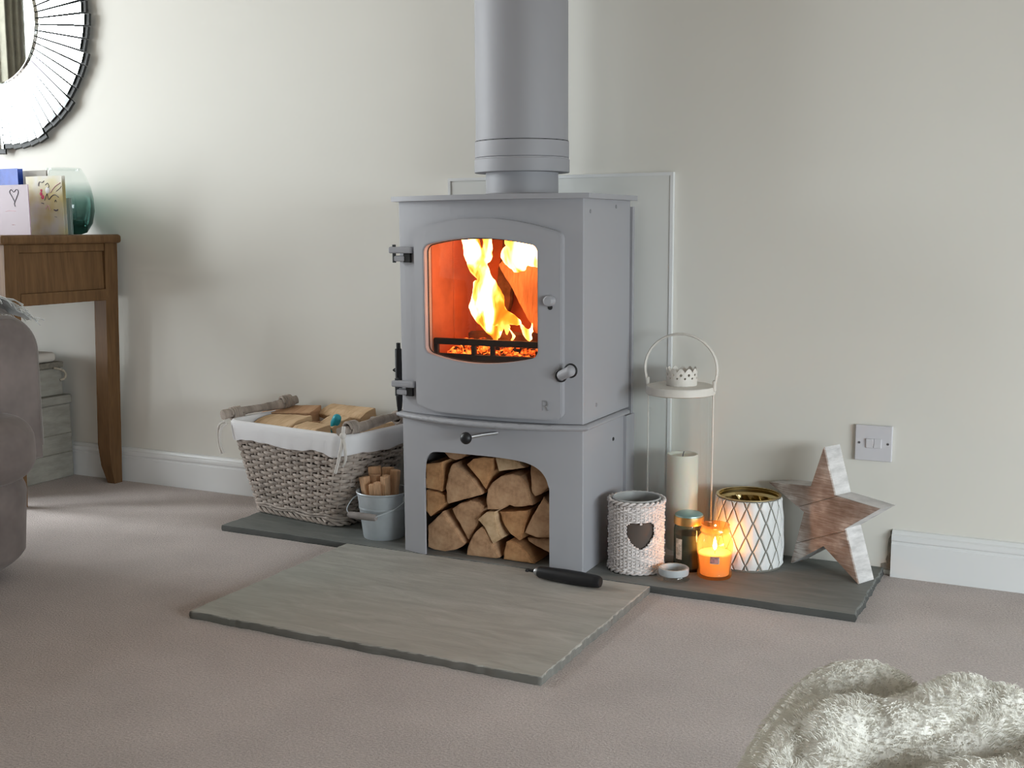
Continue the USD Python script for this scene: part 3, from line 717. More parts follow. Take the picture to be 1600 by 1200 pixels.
def basket_ring(t, n, off=0.0):
    """A ring of the basket at height t (0 base, 1 rim), pushed out by off."""
    e = t ** 0.85
    hx, hy, r = 0.168 + 0.070 * e, 0.095 + 0.036 * e, 0.045
    p, nrm = round_rect(hx, hy, r, n)
    c = np.array([-0.045, 0.037]) * (1 - e)
    return np.c_[p + c + nrm * np.reshape(off, (-1, 1)), np.full(n, t * BH)], nrm


NS, PS = 46, 4
rows = []
NR = 27
for k in range(NR):
    t = 0.10 + 0.90 * k / NR
    ph = (np.arange(NS * PS) / PS + (k % 2)) * PI
    p, _ = basket_ring(t, NS * PS, np.cos(ph) * 0.0050 + RNG.normal(0, 0.0004, NS * PS))
    p[:, 2] += RNG.normal(0, 0.0008) + 0.0016 * np.sin(np.arange(NS * PS) * 0.13 + k * 2.1)
    rows.append(tube(p, 0, 6, True, flat=(0.0038, 0.0050)))
obj('weave', cat(rows), 'wicker_grey', basket, 60, kind='stuff')
stk = []
for i in range(NS):
    pts = [basket_ring(t, NS)[0][i] for t in np.linspace(0.02, 1.0, 5)]
    stk.append(tube(pts, 0.0034, 5))
obj('stakes', cat(stk), 'wicker_grey', basket, 60, kind='stuff')
br = []
for k in range(3):
    ph = np.arange(160) / 160 * 2 * PI * 15 + k * 2 * PI / 3
    p, _ = basket_ring(0.045, 160, np.cos(ph) * 0.005 + 0.002)
    p[:, 2] = 0.0125 + 0.0072 * np.sin(ph)
    br.append(tube(p, 0.0048, 6, True))
obj('base_braid', cat(br), 'wicker_grey', basket, 60)
for k in range(2):
    p, _ = basket_ring(0.085 + 0.03 * k, 120, 0.004)
    p[:, 2] += 0.003 * np.sin(np.arange(120) * 2 * PI / 120 * 9 + k)
    obj('base_hoop', tube(p, 0.0042, 6, True), 'wicker_grey', basket, 60)


def loft(rings, cap_first=False, cap_last=False):
    n = len(rings[0])
    v = np.vstack(rings)
    j = np.arange(n)
    f = []
    for k in range(len(rings) - 1):
        a, b = k * n, (k + 1) * n
        f += [np.c_[a + j, a + (j + 1) % n, b + (j + 1) % n], np.c_[a + j, b + (j + 1) % n, b + j]]
    for flag, k in ((cap_first, 0), (cap_last, len(rings) - 1)):
        if flag:
            v = np.vstack([v, rings[k].mean(0)])
            c = len(v) - 1
            f.append(np.c_[np.full(n, c), k * n + (j + 1) % n, k * n + j] if k == 0 else np.c_[np.full(n, c), k * n + j, k * n + (j + 1) % n])
    return trimesh.Trimesh(v, np.vstack(f), process=False)


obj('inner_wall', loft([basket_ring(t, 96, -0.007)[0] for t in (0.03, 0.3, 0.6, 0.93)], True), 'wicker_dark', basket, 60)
nl = 160
ang = np.arange(nl)
wob = 0.5 * meshkit.fbm(np.c_[np.cos(ang * 2 * PI / nl) * 3, np.sin(ang * 2 * PI / nl) * 3, np.zeros(nl)], 3, 4)
rings = []
for t, off, dz, w in ((0.77, -0.016, 0, 0), (0.86, -0.014, 0, 0), (1.0, -0.011, 0.004, 0.2), (1.0, -0.006, 0.012, 0.2), (1.0, 0.002, 0.013, 0.2), (1.0, 0.009, 0.006, 0.5), (0.96, 0.0105, 0, 0.8), (0.90, 0.011, 0, 1.0), (0.86, 0.0115, 0.004, 1.0), (0.865, 0.0085, 0.004, 1.0)):
    p, _ = basket_ring(t, nl, off + 0.004 * w * (meshkit.noise(np.c_[ang * 0.35, np.full(nl, t * 9), np.zeros(nl)], 8) - 0.5))
    p[:, 2] += dz - (0.045 * wob * w if t < 0.95 else 0)
    rings.append(p)
obj('cloth_liner', loft(rings, True), 'linen', basket, 60, label='white cloth liner folded over the rim')


def handle(p0, p1, seed):
    """A driftwood pole with its wicker wrappings."""
    h = UsdGeom.Xform.Define(stage, numbered(str(basket.GetPath()), 'handle')).GetPrim()
    p0, p1 = to_basket(p0), to_basket(p1)
    t = np.linspace(0, 1, 40)[:, None]
    line = p0 * (1 - t) + p1 * t
    line[:, 2] += 0.004 * np.sin(t[:, 0] * 5 + seed)
    obj('pole', roughen(tube(line, 0.0125 + 0.0015 * np.sin(t[:, 0] * 9 + seed), 12), 0.006, 45, seed), 'driftwood', h, 60)
    d = (p1 - p0) / np.linalg.norm(p1 - p0)
    a = np.cross(d, (0, 0, 1)); a /= np.linalg.norm(a); b = np.cross(a, d)
    for f in (0.17, 0.86):
        s = np.linspace(0, 1, 60)[:, None]
        c = p0 * (1 - f) + p1 * f + d * (s - 0.5) * 0.034
        obj('wicker_wrap', tube(c + 0.0165 * (np.cos(s * 2 * PI * 5) * a + np.sin(s * 2 * PI * 5) * b), 0.0042, 6), 'driftwood', h, 60)
    return h


handle((-2.182, 2.500, 0.303), (-2.100, 2.738, 0.325), 1)
handle((-1.712, 2.408, 0.311), (-1.672, 2.690, 0.313), 4)


def tie(pts, r=0.0045):
    p = to_basket(pts)
    return tube(bez(p, 8), 0, 6, flat=(0.0012, r)) if False else tube(bez(p, 8), np.linspace(r, r * 0.8, (len(pts) - 1) * 8 + 1), 6)


obj('tie', tie([(-2.160, 2.485, 0.292), (-2.178, 2.478, 0.280), (-2.186, 2.482, 0.24), (-2.178, 2.484, 0.196)], 0.004), 'linen_tie', basket)
obj('tie', tie([(-2.150, 2.480, 0.288), (-2.166, 2.470, 0.270), (-2.172, 2.474, 0.225), (-2.166, 2.480, 0.200)], 0.004), 'linen_tie', basket)
obj('tie', tie([(-1.690, 2.398, 0.325), (-1.688, 2.390, 0.300), (-1.690, 2.386, 0.275), (-1.705, 2.392, 0.235), (-1.722, 2.400, 0.198)], 0.005), 'linen_tie', basket)
obj('tie', tie([(-1.688, 2.390, 0.302), (-1.680, 2.386, 0.275), (-1.684, 2.394, 0.240), (-1.700, 2.402, 0.218)], 0.0045), 'linen_tie', basket)
obj('tie_knot', moved(trimesh.creation.icosphere(2, 0.009), to_basket((-1.688, 2.390, 0.302))), 'linen_tie', basket)


def split_wedge(L, w, h, seed):
    """A split log lying along x: a broad split face on top, its wedge below; the top at z = 0."""
    rr = np.random.default_rng(seed)
    u = lambda a: rr.uniform(-a, a)
    sec = [(-w / 2, u(0.004) - 0.004), (-w * 0.1, u(0.003)), (w / 2, u(0.004) - 0.002), (w * 0.42 + u(0.006), -h * 0.45), (w * 0.12 + u(0.008), -h), (-w * 0.22 + u(0.008), -h * 0.95), (-w * 0.46, -h * 0.4)]
    s = cs(sec).offset(-0.002, JoinType.Round).offset(0.002, JoinType.Round)
    m = roughen(s.extrude(L).refine_to_length(0.012), 0.0035, 45, seed)
    v = np.array(m.vertices)
    m.vertices = np.c_[v[:, 2] - L / 2, v[:, 0], v[:, 1]]
    m.fix_normals()
    return m


BL = [((-2.035, 2.575), 0.175, 0.085, -12, 14, 'cut_wood_pale', 0.004, 'long pale log along the front left of the basket'),
      ((-2.085, 2.690), 0.165, 0.070, 8, 10, 'cut_wood', 0.012, 'log under the left handle at the back of the basket'),
      ((-1.905, 2.715), 0.200, 0.062, -17, 20, 'cut_wood_pale', 0.018, 'log along the basket back rim behind the turquoise handle'),
      ((-1.960, 2.640), 0.085, 0.050, 20, -25, 'cut_wood', -0.012, 'small dark-sided log in the middle of the basket'),
      ((-1.895, 2.520), 0.100, 0.075, -16, 16, 'cut_wood_pale', -0.002, 'short log at the front of the basket, right of the long pale one'),
      ((-1.875, 2.615), 0.090, 0.060, -30, 18, 'cut_wood_pale', 0.006, 'small log just left of the turquoise handle'),
      ((-1.765, 2.640), 0.110, 0.070, 66, -8, 'cut_wood_pale', 0.002, 'short log at the right end of the basket, under the handle')]
for k, (xy, L, w, rz, roll, m_, dz, lab) in enumerate(BL):
    o = thing('basket_log', 'split firewood: ' + lab, 'log', (xy[0], xy[1], 0.292 + dz), rz, group='split logs in the wicker basket')
    obj('wood', moved(split_wedge(L, w, 0.056 + dz, 30 + k), rx=roll, ry=(k * 37) % 9 - 4), m_, o, 25)
q = hulls([(0, 0, 0, 0.0095), (0.010, -0.004, 0.022, 0.0135), (0.020, -0.010, 0.036, 0.0125)], 22)
o = thing('firelighter_handle', 'turquoise rounded plastic handle standing among the basket logs', 'handle', (-1.862, 2.592, 0.272))
obj('grip', q.refine_to_length(0.006), 'turquoise_plastic', o, True)
obj('shank', tube([(-0.012, 0.004, -0.03), (0, 0, 0)], 0.005, 8), 'black_plastic', o)

# ------------------------------------------------------------------ bucket with kindling
BU = np.array([-1.634, 2.492, ZH])
bk = thing('kindling_bucket', 'small galvanised metal bucket with wooden grip between basket and stove', 'bucket', tuple(BU))
obj('pail', lathe([(0, 0.004), (0.050, 0.004), (0.0525, 0.0), (0.054, 0.0), (0.0555, 0.006), (0.056, 0.010), (0.0695, 0.120), (0.0715, 0.121), (0.0725, 0.1235), (0.0715, 0.126), (0.069, 0.1255), (0.0675, 0.121), (0.054, 0.010), (0, 0.008)], 56), 'zinc', bk, 40)
obj('seam_band', lathe([(0.0645, 0.078), (0.0655, 0.079), (0.0658, 0.082), (0.0655, 0.085), (0.0645, 0.085)], 56), 'zinc', bk, 40)
for s in (-1, 1):
    obj('ear', rbox(s * 0.070 - 0.004, s * 0.070 + 0.004, -0.011, 0.011, 0.098, 0.118, 0.003), 'zinc', bk)
wire = bez([(-0.074, 0, 0.108), (-0.083, -0.022, 0.098), (-0.078, -0.058, 0.080), (-0.056, -0.079, 0.0705)], 8)
wire2 = bez([(0.030, -0.083, 0.0735), (0.052, -0.073, 0.082), (0.070, -0.048, 0.092), (0.076, 0, 0.108)], 8)
obj('bail_wire', tube(wire, 0.0016, 6), 'zinc', bk)
obj('bail_wire', tube(wire2, 0.0016, 6), 'zinc', bk)
gp = lathe([(0, 0), (0.0075, 0), (0.0088, 0.004), (0.0094, 0.022), (0.0095, 0.043), (0.0094, 0.064), (0.0088, 0.082), (0.0075, 0.086), (0, 0.086)], 20)
obj('grip', moved(moved(gp, ry=90), (-0.056, -0.0815, 0.0705), rz=0), 'grip_wood', bk)
KS = [(-0.050, -0.030, 0.172, 0.023, 0.018, 'leftmost, at the bucket rim'), (-0.018, -0.036, 0.158, 0.018, 0.012, 'short one at the front, left of centre'), (0.004, -0.036, 0.164, 0.018, 0.015, 'front one right of centre'), (0.028, -0.026, 0.180, 0.017, 0.016, 'at the front right beside the stove'), (-0.026, -0.006, 0.176, 0.028, 0.017, 'wide one behind the two front sticks'),
      (-0.036, 0.030, 0.194, 0.030, 0.014, 'back left, wide and tall'), (0.000, 0.032, 0.192, 0.026, 0.015, 'tall one at the back in the middle'), (0.030, 0.018, 0.190, 0.020, 0.016, 'back right, half behind the stove edge'), (0.014, -0.002, 0.178, 0.018, 0.014, 'middle one between front and back rows')]
for k, (x, y, top, w, d, lab) in enumerate(KS):
    w, d = w * 1.15, d * 1.2
    m = sub(cbox(-w / 2, w / 2, -d / 2, d / 2, 0, top - 0.024, 0.002), 0.012)
    m = roughen(m, 0.004, 60, 60 + k)
    m = moved(m, (0, 0, 0), rx=y * -170, ry=x * 170, rz=(k * 47) % 60 - 30)
    o = obj('kindling_stick', m, 'kindling_wood', smooth=40, label='kindling stick in the bucket: ' + lab, cat='kindling', group='kindling sticks in the bucket')
    UsdGeom.Xformable(o).AddTranslateOp().Set(Gf.Vec3d(BU[0] + x * 0.48, BU[1] + y * 0.48, ZH + 0.014))

# ------------------------------------------------------------------ tools
tl = thing('stove_tool', 'black tool handle hanging at the left side of the stove', 'tool', (-1.552, 2.452, 0.36))
obj('grip', lathe([(0, 0.0), (0.004, 0.002), (0.007, 0.020), (0.009, 0.045), (0.0095, 0.10), (0.009, 0.168), (0.006, 0.170), (0, 0.170)], 18), 'black_plastic', tl)
obj('end_cap', lathe([(0, 0.170), (0.0055, 0.170), (0.0055, 0.184), (0, 0.185)], 14), 'black_iron', tl)
obj('hook', tube(bez([(-0.010, 0, 0.118), (-0.016, 0, 0.112), (0.0, 0.012, 0.105), (0.0385, 0.010, 0.108)], 6), 0.002, 6), 'black_iron', tl)
ph = thing('operating_tool', 'black handled stove operating tool lying on the front hearth slab', 'tool', (-1.018, 2.322, ZH + 0.0165), -4)
g = lathe([(0, -0.080), (0.0115, -0.080), (0.0135, -0.076), (0.0150, -0.05), (0.0165, -0.01), (0.0165, 0.03), (0.0150, 0.066), (0.0135, 0.078), (0.011, 0.082), (0, 0.082)], 28)
obj('grip', moved(g, ry=90), 'black_plastic', ph)
obj('ferrule', moved(lathe([(0, -0.089), (0.008, -0.089), (0.010, -0.086), (0.010, -0.079), (0, -0.079)], 20), ry=90), 'dull_steel', ph)
obj('tip', cat([rbox(-0.112, -0.087, -0.0035, 0.0035, -0.003, 0.003, 0.0015), rbox(-0.112, -0.104, -0.008, 0.004, -0.003, 0.003, 0.0015)]), 'black_iron', ph)

# ------------------------------------------------------------------ wicker candle holder with a heart
WK = (-0.921, 2.506, ZH)
wk = thing('wicker_candle_holder', 'white wicker jar holder with heart-shaped opening right of the stove', 'candle holder', WK)
face = math.atan2(-WK[1], -WK[0]) + 0.16          # the heart looks towards the sofa
Rw, Hw = 0.0655, 0.176


def in_heart(a, z):
    """Inside the heart cut in the wicker; a: angle off the heart's middle."""
    x, y = a * Rw / 0.0300, (z - 0.092) / 0.0300
    return (x * x + y * y - 1) ** 3 - x * x * y ** 3 < 0


rows, ns = [], 42
for k in range(40):
    z = 0.006 + (Hw - 0.020) * k / 39
    n = ns * 4
    ph = (np.arange(n) / 4 + (k % 2)) * PI
    r = Rw + np.cos(ph) * 0.0016 + 0.0012 * math.sin(k * 0.9)
    a = np.arange(n) / n * 2 * PI + face
    pts = np.c_[r * np.cos(a), r * np.sin(a), z + 0.0008 * np.sin(a * 5 + k)]
    rel = (np.arange(n) / n * 2 * PI + PI) % (2 * PI) - PI
    hole = in_heart(rel, z)
    if not hole.any():
        rows.append(tube(pts, 0, 5, True, flat=(0.0018, 0.0024)))
    else:
        order = np.roll(np.arange(n), -n // 2)
        run = []
        for i in order:
            if hole[i]:
                if len(run) > 2:
                    rows.append(tube(pts[run], 0, 5, flat=(0.0018, 0.0024)))
                run = []
            else:
                run.append(i)
        if len(run) > 2:
            rows.append(tube(pts[run], 0, 5, flat=(0.0018, 0.0024)))
obj('weave', cat(rows), 'wicker_white', wk, 60, kind='stuff')
stk = []
for i in range(ns):
    a = i / ns * 2 * PI + face
    rel = (i / ns * 2 * PI + PI) % (2 * PI) - PI
    for z0, z1 in ((0.002, 0.098), (0.098, Hw - 0.010)):
        zz = [z for z in np.linspace(z0, z1, 24) if not in_heart(np.array([rel]), z)[0]]
        if len(zz) > 2:
            stk.append(tube([(Rw * math.cos(a), Rw * math.sin(a), z) for z in zz], 0.0018, 5))
obj('stakes', cat(stk), 'wicker_white', wk, 60, kind='stuff')
for z, rr, nm in ((Hw - 0.006, 0.0655, 'rim_braid'), (0.0065, 0.0655, 'base_braid')):
    br = []
    for k in range(2):
        ph = np.arange(120) / 120 * 2 * PI * 13 + k * PI
        a = np.arange(120) / 120 * 2 * PI
        r = rr + 0.0030 * np.cos(ph)
        br.append(tube(np.c_[r * np.cos(a), r * np.sin(a), z + 0.0035 * np.sin(ph)], 0.0032, 6, True))
    obj(nm, cat(br), 'wicker_white', wk, 60)
plain('heart_gloom', (0.095, 0.072, 0.06), 0.8)  # sleeve colour stands in for the shade inside the holder
obj('backing', lathe([(0.0590, 0.006), (0.0602, 0.006), (0.0602, 0.160), (0.0590, 0.160), (0.0590, 0.006)], 48), 'heart_gloom', wk, 40, label='added dark sleeve painting the gloom seen through the heart')
obj('glass_insert', lathe([(0, 0.006), (0.056, 0.006), (0.0575, 0.010), (0.0575, 0.1745), (0.0555, 0.1755)], 48), 'clear_glass', wk, 40)
plain('insert_rim', (0.58, 0.58, 0.57), 0.25, metallic=0.4)
obj('insert_rim', lathe([(0.0545, 0.150), (0.0585, 0.150), (0.0588, 0.176), (0.0565, 0.178), (0.0545, 0.176), (0.0545, 0.150)], 48), 'insert_rim', wk, 40)

# ------------------------------------------------------------------ glass lantern with a pillar candle
LN = (-0.868, 2.668, ZH)
ln = thing('lantern', 'tall cream metal and glass hurricane lantern with hoop handle', 'lantern', LN)
obj('base', lathe([(0, 0), (0.084, 0), (0.086, 0.003), (0.086, 0.014), (0.083, 0.018), (0, 0.018)], 56), 'cream_metal', ln, 40)
obj('glass_cylinder', lathe([(0.079, 0.018), (0.079, 0.410)], 64), 'clear_glass', ln, 40)
obj('lid', lathe([(0, 0.408), (0.083, 0.408), (0.0855, 0.410), (0.0855, 0.424), (0.083, 0.428), (0.076, 0.430), (0, 0.430)], 56), 'cream_metal', ln, 40)
for s in (-1, 1):
    obj('side_rod', tube([(s * 0.0835, 0, 0.012), (s * 0.0835, 0, 0.432)], 0.0022, 8), 'cream_metal', ln)
    obj('lug', T(rbox(s * 0.086 - 0.004, s * 0.086 + 0.004, -0.006, 0.006, 0.418, 0.446, 0.003)), 'cream_metal', ln)
t = np.linspace(-0.12, PI + 0.12, 60)
hp = np.c_[0.0925 * np.cos(t), 0 * t, 0.470 + 0.086 * np.sin(t)]
hp = np.vstack([[0.087, 0, 0.432], hp, [-0.087, 0, 0.432]])
hb = tube(hp, 0.003, 8)
v = np.array(hb.vertices); v[:, 1] *= 1.9; hb.vertices = v
obj('hoop_handle', hb, 'cream_metal', ln)
# the crown-shaped tealight cup on top: lacy points
n = 84
th = np.arange(n) / n * 2 * PI
ptz = 0.034 + 0.010 * np.abs(np.sin(th * 6))
rings = [np.c_[r * np.cos(th), r * np.sin(th), z] for r, z in ((0.0375, np.zeros(n)), (0.0378, np.full(n, 0.012)), (0.0385, ptz), (0.0370, ptz), (0.0363, np.full(n, 0.010)))]
crown = T(loft([np.c_[q[:, 0], q[:, 1], q[:, 2]] for q in rings], True, True))
hol = None
for k in range(12):
    for dz, rr, sh in ((0.028, 0.0034, 0.5), (0.0195, 0.0026, 0.0)):
        a_ = (k + sh) / 12 * 2 * PI
        c_ = Manifold.cylinder(0.02, rr, rr, 10).rotate((0, 90, 0)).translate((0.028, 0, dz)).rotate((0, 0, math.degrees(a_)))
        hol = c_ if hol is None else hol + c_
try:
    import manifold3d as m3
    cm = Manifold(m3.Mesh(np.array(crown.vertices, np.float32), np.array(crown.faces, np.uint32)))
    if cm.num_tri() > 0:
        crown = T(cm - hol)
except Exception:
    pass
cr = thing('crown_tealight_cup', 'cream lacy crown-shaped tealight cup on top of the lantern', 'candle holder', (LN[0] + 0.004, LN[1] - 0.004, ZH + 0.4305))
obj('cup', crown, 'cream_metal', cr, 35)
pc = thing('pillar_candle', 'tall cream pillar candle inside the glass lantern', 'candle', (LN[0] + 0.010, LN[1] - 0.006, ZH + 0.0185))
obj('wax', lathe([(0, 0), (0.038, 0), (0.039, 0.002), (0.039, 0.236), (0.0375, 0.240), (0.034, 0.2395), (0.030, 0.234), (0, 0.232)], 48), 'candle_wax', pc, 40)
obj('wick', tube([(0, 0, 0.230), (0.001, 0, 0.238), (0.003, 0.001, 0.246)], 0.0012, 6), 'ink', pc)

# ------------------------------------------------------------------ geometric white and gold candle holder
GC = (-0.690, 2.664, ZH)
ge = thing('geometric_candle_holder', 'white candle holder with diamond facets and gold inside beside the star', 'candle holder', GC)
HG = 0.172


def gr(z):
    """Radius of the holder at height z."""
    t = z / HG
    return 0.0805 + 0.0048 * math.sin(PI * min(1, 0.15 + t * 0.85)) - 0.0035 * t


zs = np.linspace(0.0, HG, 14)
obj('shell', lathe([(0, 0)] + [(gr(z), z) for z in zs] + [(gr(HG) - 0.001, HG)], 72), 'groove_grey', ge, 40)
obj('gold_rim', lathe([(gr(HG) - 0.0052, HG - 0.004), (gr(HG) + 0.0006, HG - 0.0005), (gr(HG) + 0.0006, HG + 0.0008), (gr(HG) - 0.0015, HG + 0.0018), (gr(HG) - 0.0050, HG + 0.0010)], 72), 'gold', ge, 40)
NG, HD = 16, 0.0688                    # diamonds round, diamond height
rows_g = []
for row in range(-1, 6):
    zc = row * HD / 2 + 0.016
    for k in range(NG):
        ac = (k + (row % 2) * 0.5) / NG * 2 * PI
        ha, hz = 2 * PI / NG / 2, HD / 2
        poly = Polygon([(-ha, 0), (0, -hz), (ha, 0), (0, hz)]).intersection(sbox(-1, 0.002 - zc, 1, HG - 0.0015 - zc))
        if poly.is_empty or poly.area < 1e-5:
            continue
        c = np.array(poly.centroid.coords[0])
        out = np.array(poly.exterior.coords)[:-1]
        if np.sum(out[:, 0] * np.roll(out[:, 1], -1) - np.roll(out[:, 0], -1) * out[:, 1]) < 0:
            out = out[::-1]
        w = np.array([0.0814, 1.0])
        def ins(p, d):
            q = (p - c) * w
            L = np.linalg.norm(q)
            return c + (p - c) * max(0.0, 1 - d / L * 1.9)
        dens = []
        for i in range(len(out)):
            a_, b_ = out[i], out[(i + 1) % len(out)]
            dens += [a_ * (1 - u) + b_ * u for u in (0, 0.25, 0.5, 0.75)]
        dens = np.array(dens)
        base = np.array([ins(p, 0.0009) for p in dens]); mid = np.array([ins(p, 0.0020) for p in dens])
        mm = c + (mid - c) * 0.5
        def P3(p, d):
            z = p[1] + zc
            r = gr(min(max(z, 0), HG)) + d
            a2 = p[0] + ac
            return (r * math.cos(a2), r * math.sin(a2), z)
        R0 = np.array([P3(p, -0.0005) for p in base]); R1 = np.array([P3(p, 0.0014) for p in mid]); R2 = np.array([P3(p, 0.0023) for p in mm])
        nn = len(dens)
        v = np.vstack([R0, R1, R2, [P3(c, 0.0030)]])
        j = np.arange(nn)
        f = []
        for q0, q1 in ((0, nn), (nn, 2 * nn)):
            f += [np.c_[q0 + j, q0 + (j + 1) % nn, q1 + (j + 1) % nn], np.c_[q0 + j, q1 + (j + 1) % nn, q1 + j]]
        f.append(np.c_[2 * nn + j, 2 * nn + (j + 1) % nn, np.full(nn, 3 * nn)])
        obj('facet', trimesh.Trimesh(v, np.vstack(f), process=False), 'ceramic_white', ge, 20)
nz, na = 26, 96
gv = []
for i, z in enumerate(np.linspace(0.012, HG + 0.001, nz)):
    for k in range(na):
        a_ = k / na * 2 * PI
        u, w_ = a_ * NG / (2 * PI), z / (HD / 2)
        d = abs(((u + w_ / 2) % 1) - 0.5) + abs(((u - w_ / 2) % 1) - 0.5)
        r = gr(min(z, HG)) - 0.0045 - 0.0095 * (1 - d) * (1 if z < HG * 0.93 else 0)
        gv.append((r * math.cos(a_), r * math.sin(a_), z))
gv = np.array(gv).reshape(nz, na, 3)
obj('gold_lining', loft([gv[i] for i in range(nz)], True), 'gold', ge, False)

# ------------------------------------------------------------------ jars
DJ = (-0.806, 2.556, ZH)
dj = thing('jar_candle', 'unlit dark glass jar candle with gold rimmed lid in front of the lantern', 'candle', DJ)
obj('jar', lathe([(0, 0.003), (0.030, 0.003), (0.034, 0.0), (0.0355, 0.004), (0.0355, 0.100), (0.033, 0.110), (0.0325, 0.114), (0.0315, 0.114)], 48), 'dark_jar_glass', dj, 40)
obj('wax', lathe([(0, 0.0065), (0.0325, 0.0065), (0.0325, 0.088), (0, 0.088)], 40), 'grey_wax', dj, 40)
obj('lid', lathe([(0, 0.112), (0.0345, 0.112), (0.036, 0.114), (0.036, 0.130), (0.0345, 0.132), (0, 0.132)], 48), 'gold_foil', dj, 40)
obj('lid_top', lathe([(0, 0.132), (0.034, 0.132), (0.0335, 0.135), (0.028, 0.1385), (0.012, 0.140), (0, 0.140)], 48), 'teal_lid', dj, 40)


def wrap_label(r, a0, a1, z0, z1, n=12):
    a = np.linspace(a0, a1, n)
    o, i = r + 0.0006, r + 0.0001
    rings = [np.c_[q * np.cos(a), q * np.sin(a), np.full(n, z)] for q, z in ((i, z0), (o, z0), (o, z1), (i, z1))]
    v = np.vstack(rings); f = []
    j = np.arange(n - 1)
    for k in range(4):
        a_, b_ = k * n, ((k + 1) % 4) * n
        f += [np.c_[a_ + j, a_ + j + 1, b_ + j + 1], np.c_[a_ + j, b_ + j + 1, b_ + j]]
    return trimesh.Trimesh(v, np.vstack(f), process=False)


toward = lambda p: math.atan2(-p[1], -p[0])
obj('label', wrap_label(0.0356, toward(DJ) - 0.95, toward(DJ) - 0.45, 0.030, 0.080), 'label_white', dj, 40)

CJ = (-0.732, 2.526, ZH)
cj = thing('lit_jar_candle', 'glowing amber glass jar candle with a burning flame in front of the diamond holder', 'candle', CJ)
prof = [(0.0385, 0.0), (0.041, 0.004), (0.0405, 0.012), (0.0375, 0.020), (0.0385, 0.028), (0.0405, 0.050), (0.0425, 0.076), (0.0420, 0.086), (0.037, 0.097), (0.0325, 0.102), (0.0320, 0.106), (0.0345, 0.109), (0.0348, 0.113), (0.0325, 0.116), (0.0325, 0.122), (0.034, 0.125)]
inner = [(max(0.0, r - 0.0028), z) for r, z in prof[::-1] if z > 0.005]
obj('jar', lathe([(0, 0.0)] + prof + [(0.032, 0.126)] + inner[:5], 56), 'amber_glass', cj, 50)
obj('wax', lathe([(0, 0.0065), (0.0335, 0.0065), (0.0340, 0.018), (0.0350, 0.030), (0.0385, 0.056), (0.0365, 0.0585), (0.032, 0.056), (0, 0.054)], 40), 'amber_wax', cj, 40)
obj('wick', tube([(0, 0, 0.053), (0.0005, 0, 0.060), (0.0015, 0, 0.066)], 0.001, 6), 'ink', cj)
obj('flame', lathe([(0, 0.0625), (0.0026, 0.065), (0.0046, 0.070), (0.0048, 0.075), (0.0034, 0.083), (0.0016, 0.090), (0, 0.095)], 20), 'candle_fire', cj, True, label='small bright candle flame')
lab = toward(CJ)
obj('label', wrap_label(0.0402, lab - 0.27, lab + 0.27, 0.040, 0.058), 'label_white', cj, 40)
obj('label_picture', wrap_label(0.0409, lab - 0.22, lab + 0.22, 0.0415, 0.0565), 'label_pink', cj, 40)

LR = thing('jar_cover', 'clear glass jar lid lying on the slab in front of the wicker holder', 'lid', (-0.812, 2.464, ZH))
obj('lid_dish', lathe([(0, 0.0005), (0.036, 0.0005), (0.0385, 0.002), (0.0395, 0.008), (0.038, 0.012), (0.034, 0.013), (0.033, 0.010), (0, 0.008)], 48), 'clear_glass', LR, 40)
obj('seal_ring', lathe([(0.0285, 0.012), (0.0345, 0.012), (0.0355, 0.016), (0.0355, 0.026), (0.0340, 0.028), (0.0295, 0.028), (0.0275, 0.025), (0.0275, 0.015), (0.0285, 0.012)], 48), 'frosted_ring', LR, 40)

# ------------------------------------------------------------------ wooden star
S5 = [(-0.108, 0.304), (-0.072, 0.195), (0.050, 0.187), (-0.041, 0.122), (0.001, 0.0), (-0.100, 0.067), (-0.196, 0.002), (-0.160, 0.138), (-0.270, 0.191), (-0.142, 0.204)]
sp = Polygon(S5)
sp = sp.buffer(-0.0025).buffer(0.0025, join_style=2).simplify(0.0005)
star = thing('wooden_star', 'chunky whitewashed wooden star standing on the hearth by the wall', 'star ornament', (-0.417, 2.606, ZH), -27.0)
star_c = [(a, b) for a, b in np.array(sp.exterior.coords)[:-1]]
TK = 0.060
body = plate(cs(star_c), 0.004, TK, 0.0015, 2)
obj('body', roughen(body.refine_to_length(0.02), 0.001, 40, 3), 'star_white', star, 25)
d = np.array([math.cos(math.radians(23)), math.sin(math.radians(23))])
nrm = np.array([-d[1], d[0]])
c0 = np.array([-0.106, 0.125])
for lo, hi in ((-0.4, -0.034), (-0.033, 0.048), (0.049, 0.4)):
    strip = Polygon([tuple(c0 + d * s + nrm * o) for s, o in ((-0.5, lo), (0.5, lo), (0.5, hi), (-0.5, hi))])
    piece = sp.intersection(strip)
    for g_ in getattr(piece, 'geoms', [piece]):
        if g_.area > 2e-5:
            obj('face_board', plate(cs(np.array(g_.exterior.coords)[:-1]), 0.0, 0.0045, 0.0008, 2), 'star_face', star, 25)

# ------------------------------------------------------------------ light switch
sw = thing('light_switch', 'white two-gang light switch plate on the wall above the star', 'light switch', (-0.417, YB, 0.320), 0)
obj('plate', rbox(-0.043, 0.043, -0.010, -0.0005, -0.043, 0.043, 0.0025), 'switch_white', sw, 40)
for x, tilt in ((-0.0080, 5), (0.0100, -5)):
    obj('rocker', moved(rbox(-0.0088, 0.0088, -0.0035, 0.0035, -0.0112, 0.0112, 0.0012), (x, -0.0105, 0.0), rx=tilt), 'switch_white', sw, 40)
for x in (-0.033, 0.033):
    obj('screw', moved(lathe([(0, 0.0012), (0.0026, 0.001), (0.003, 0), (0, 0)], 16), (x, -0.0100, 0), rx=90), 'screw_grey', sw)

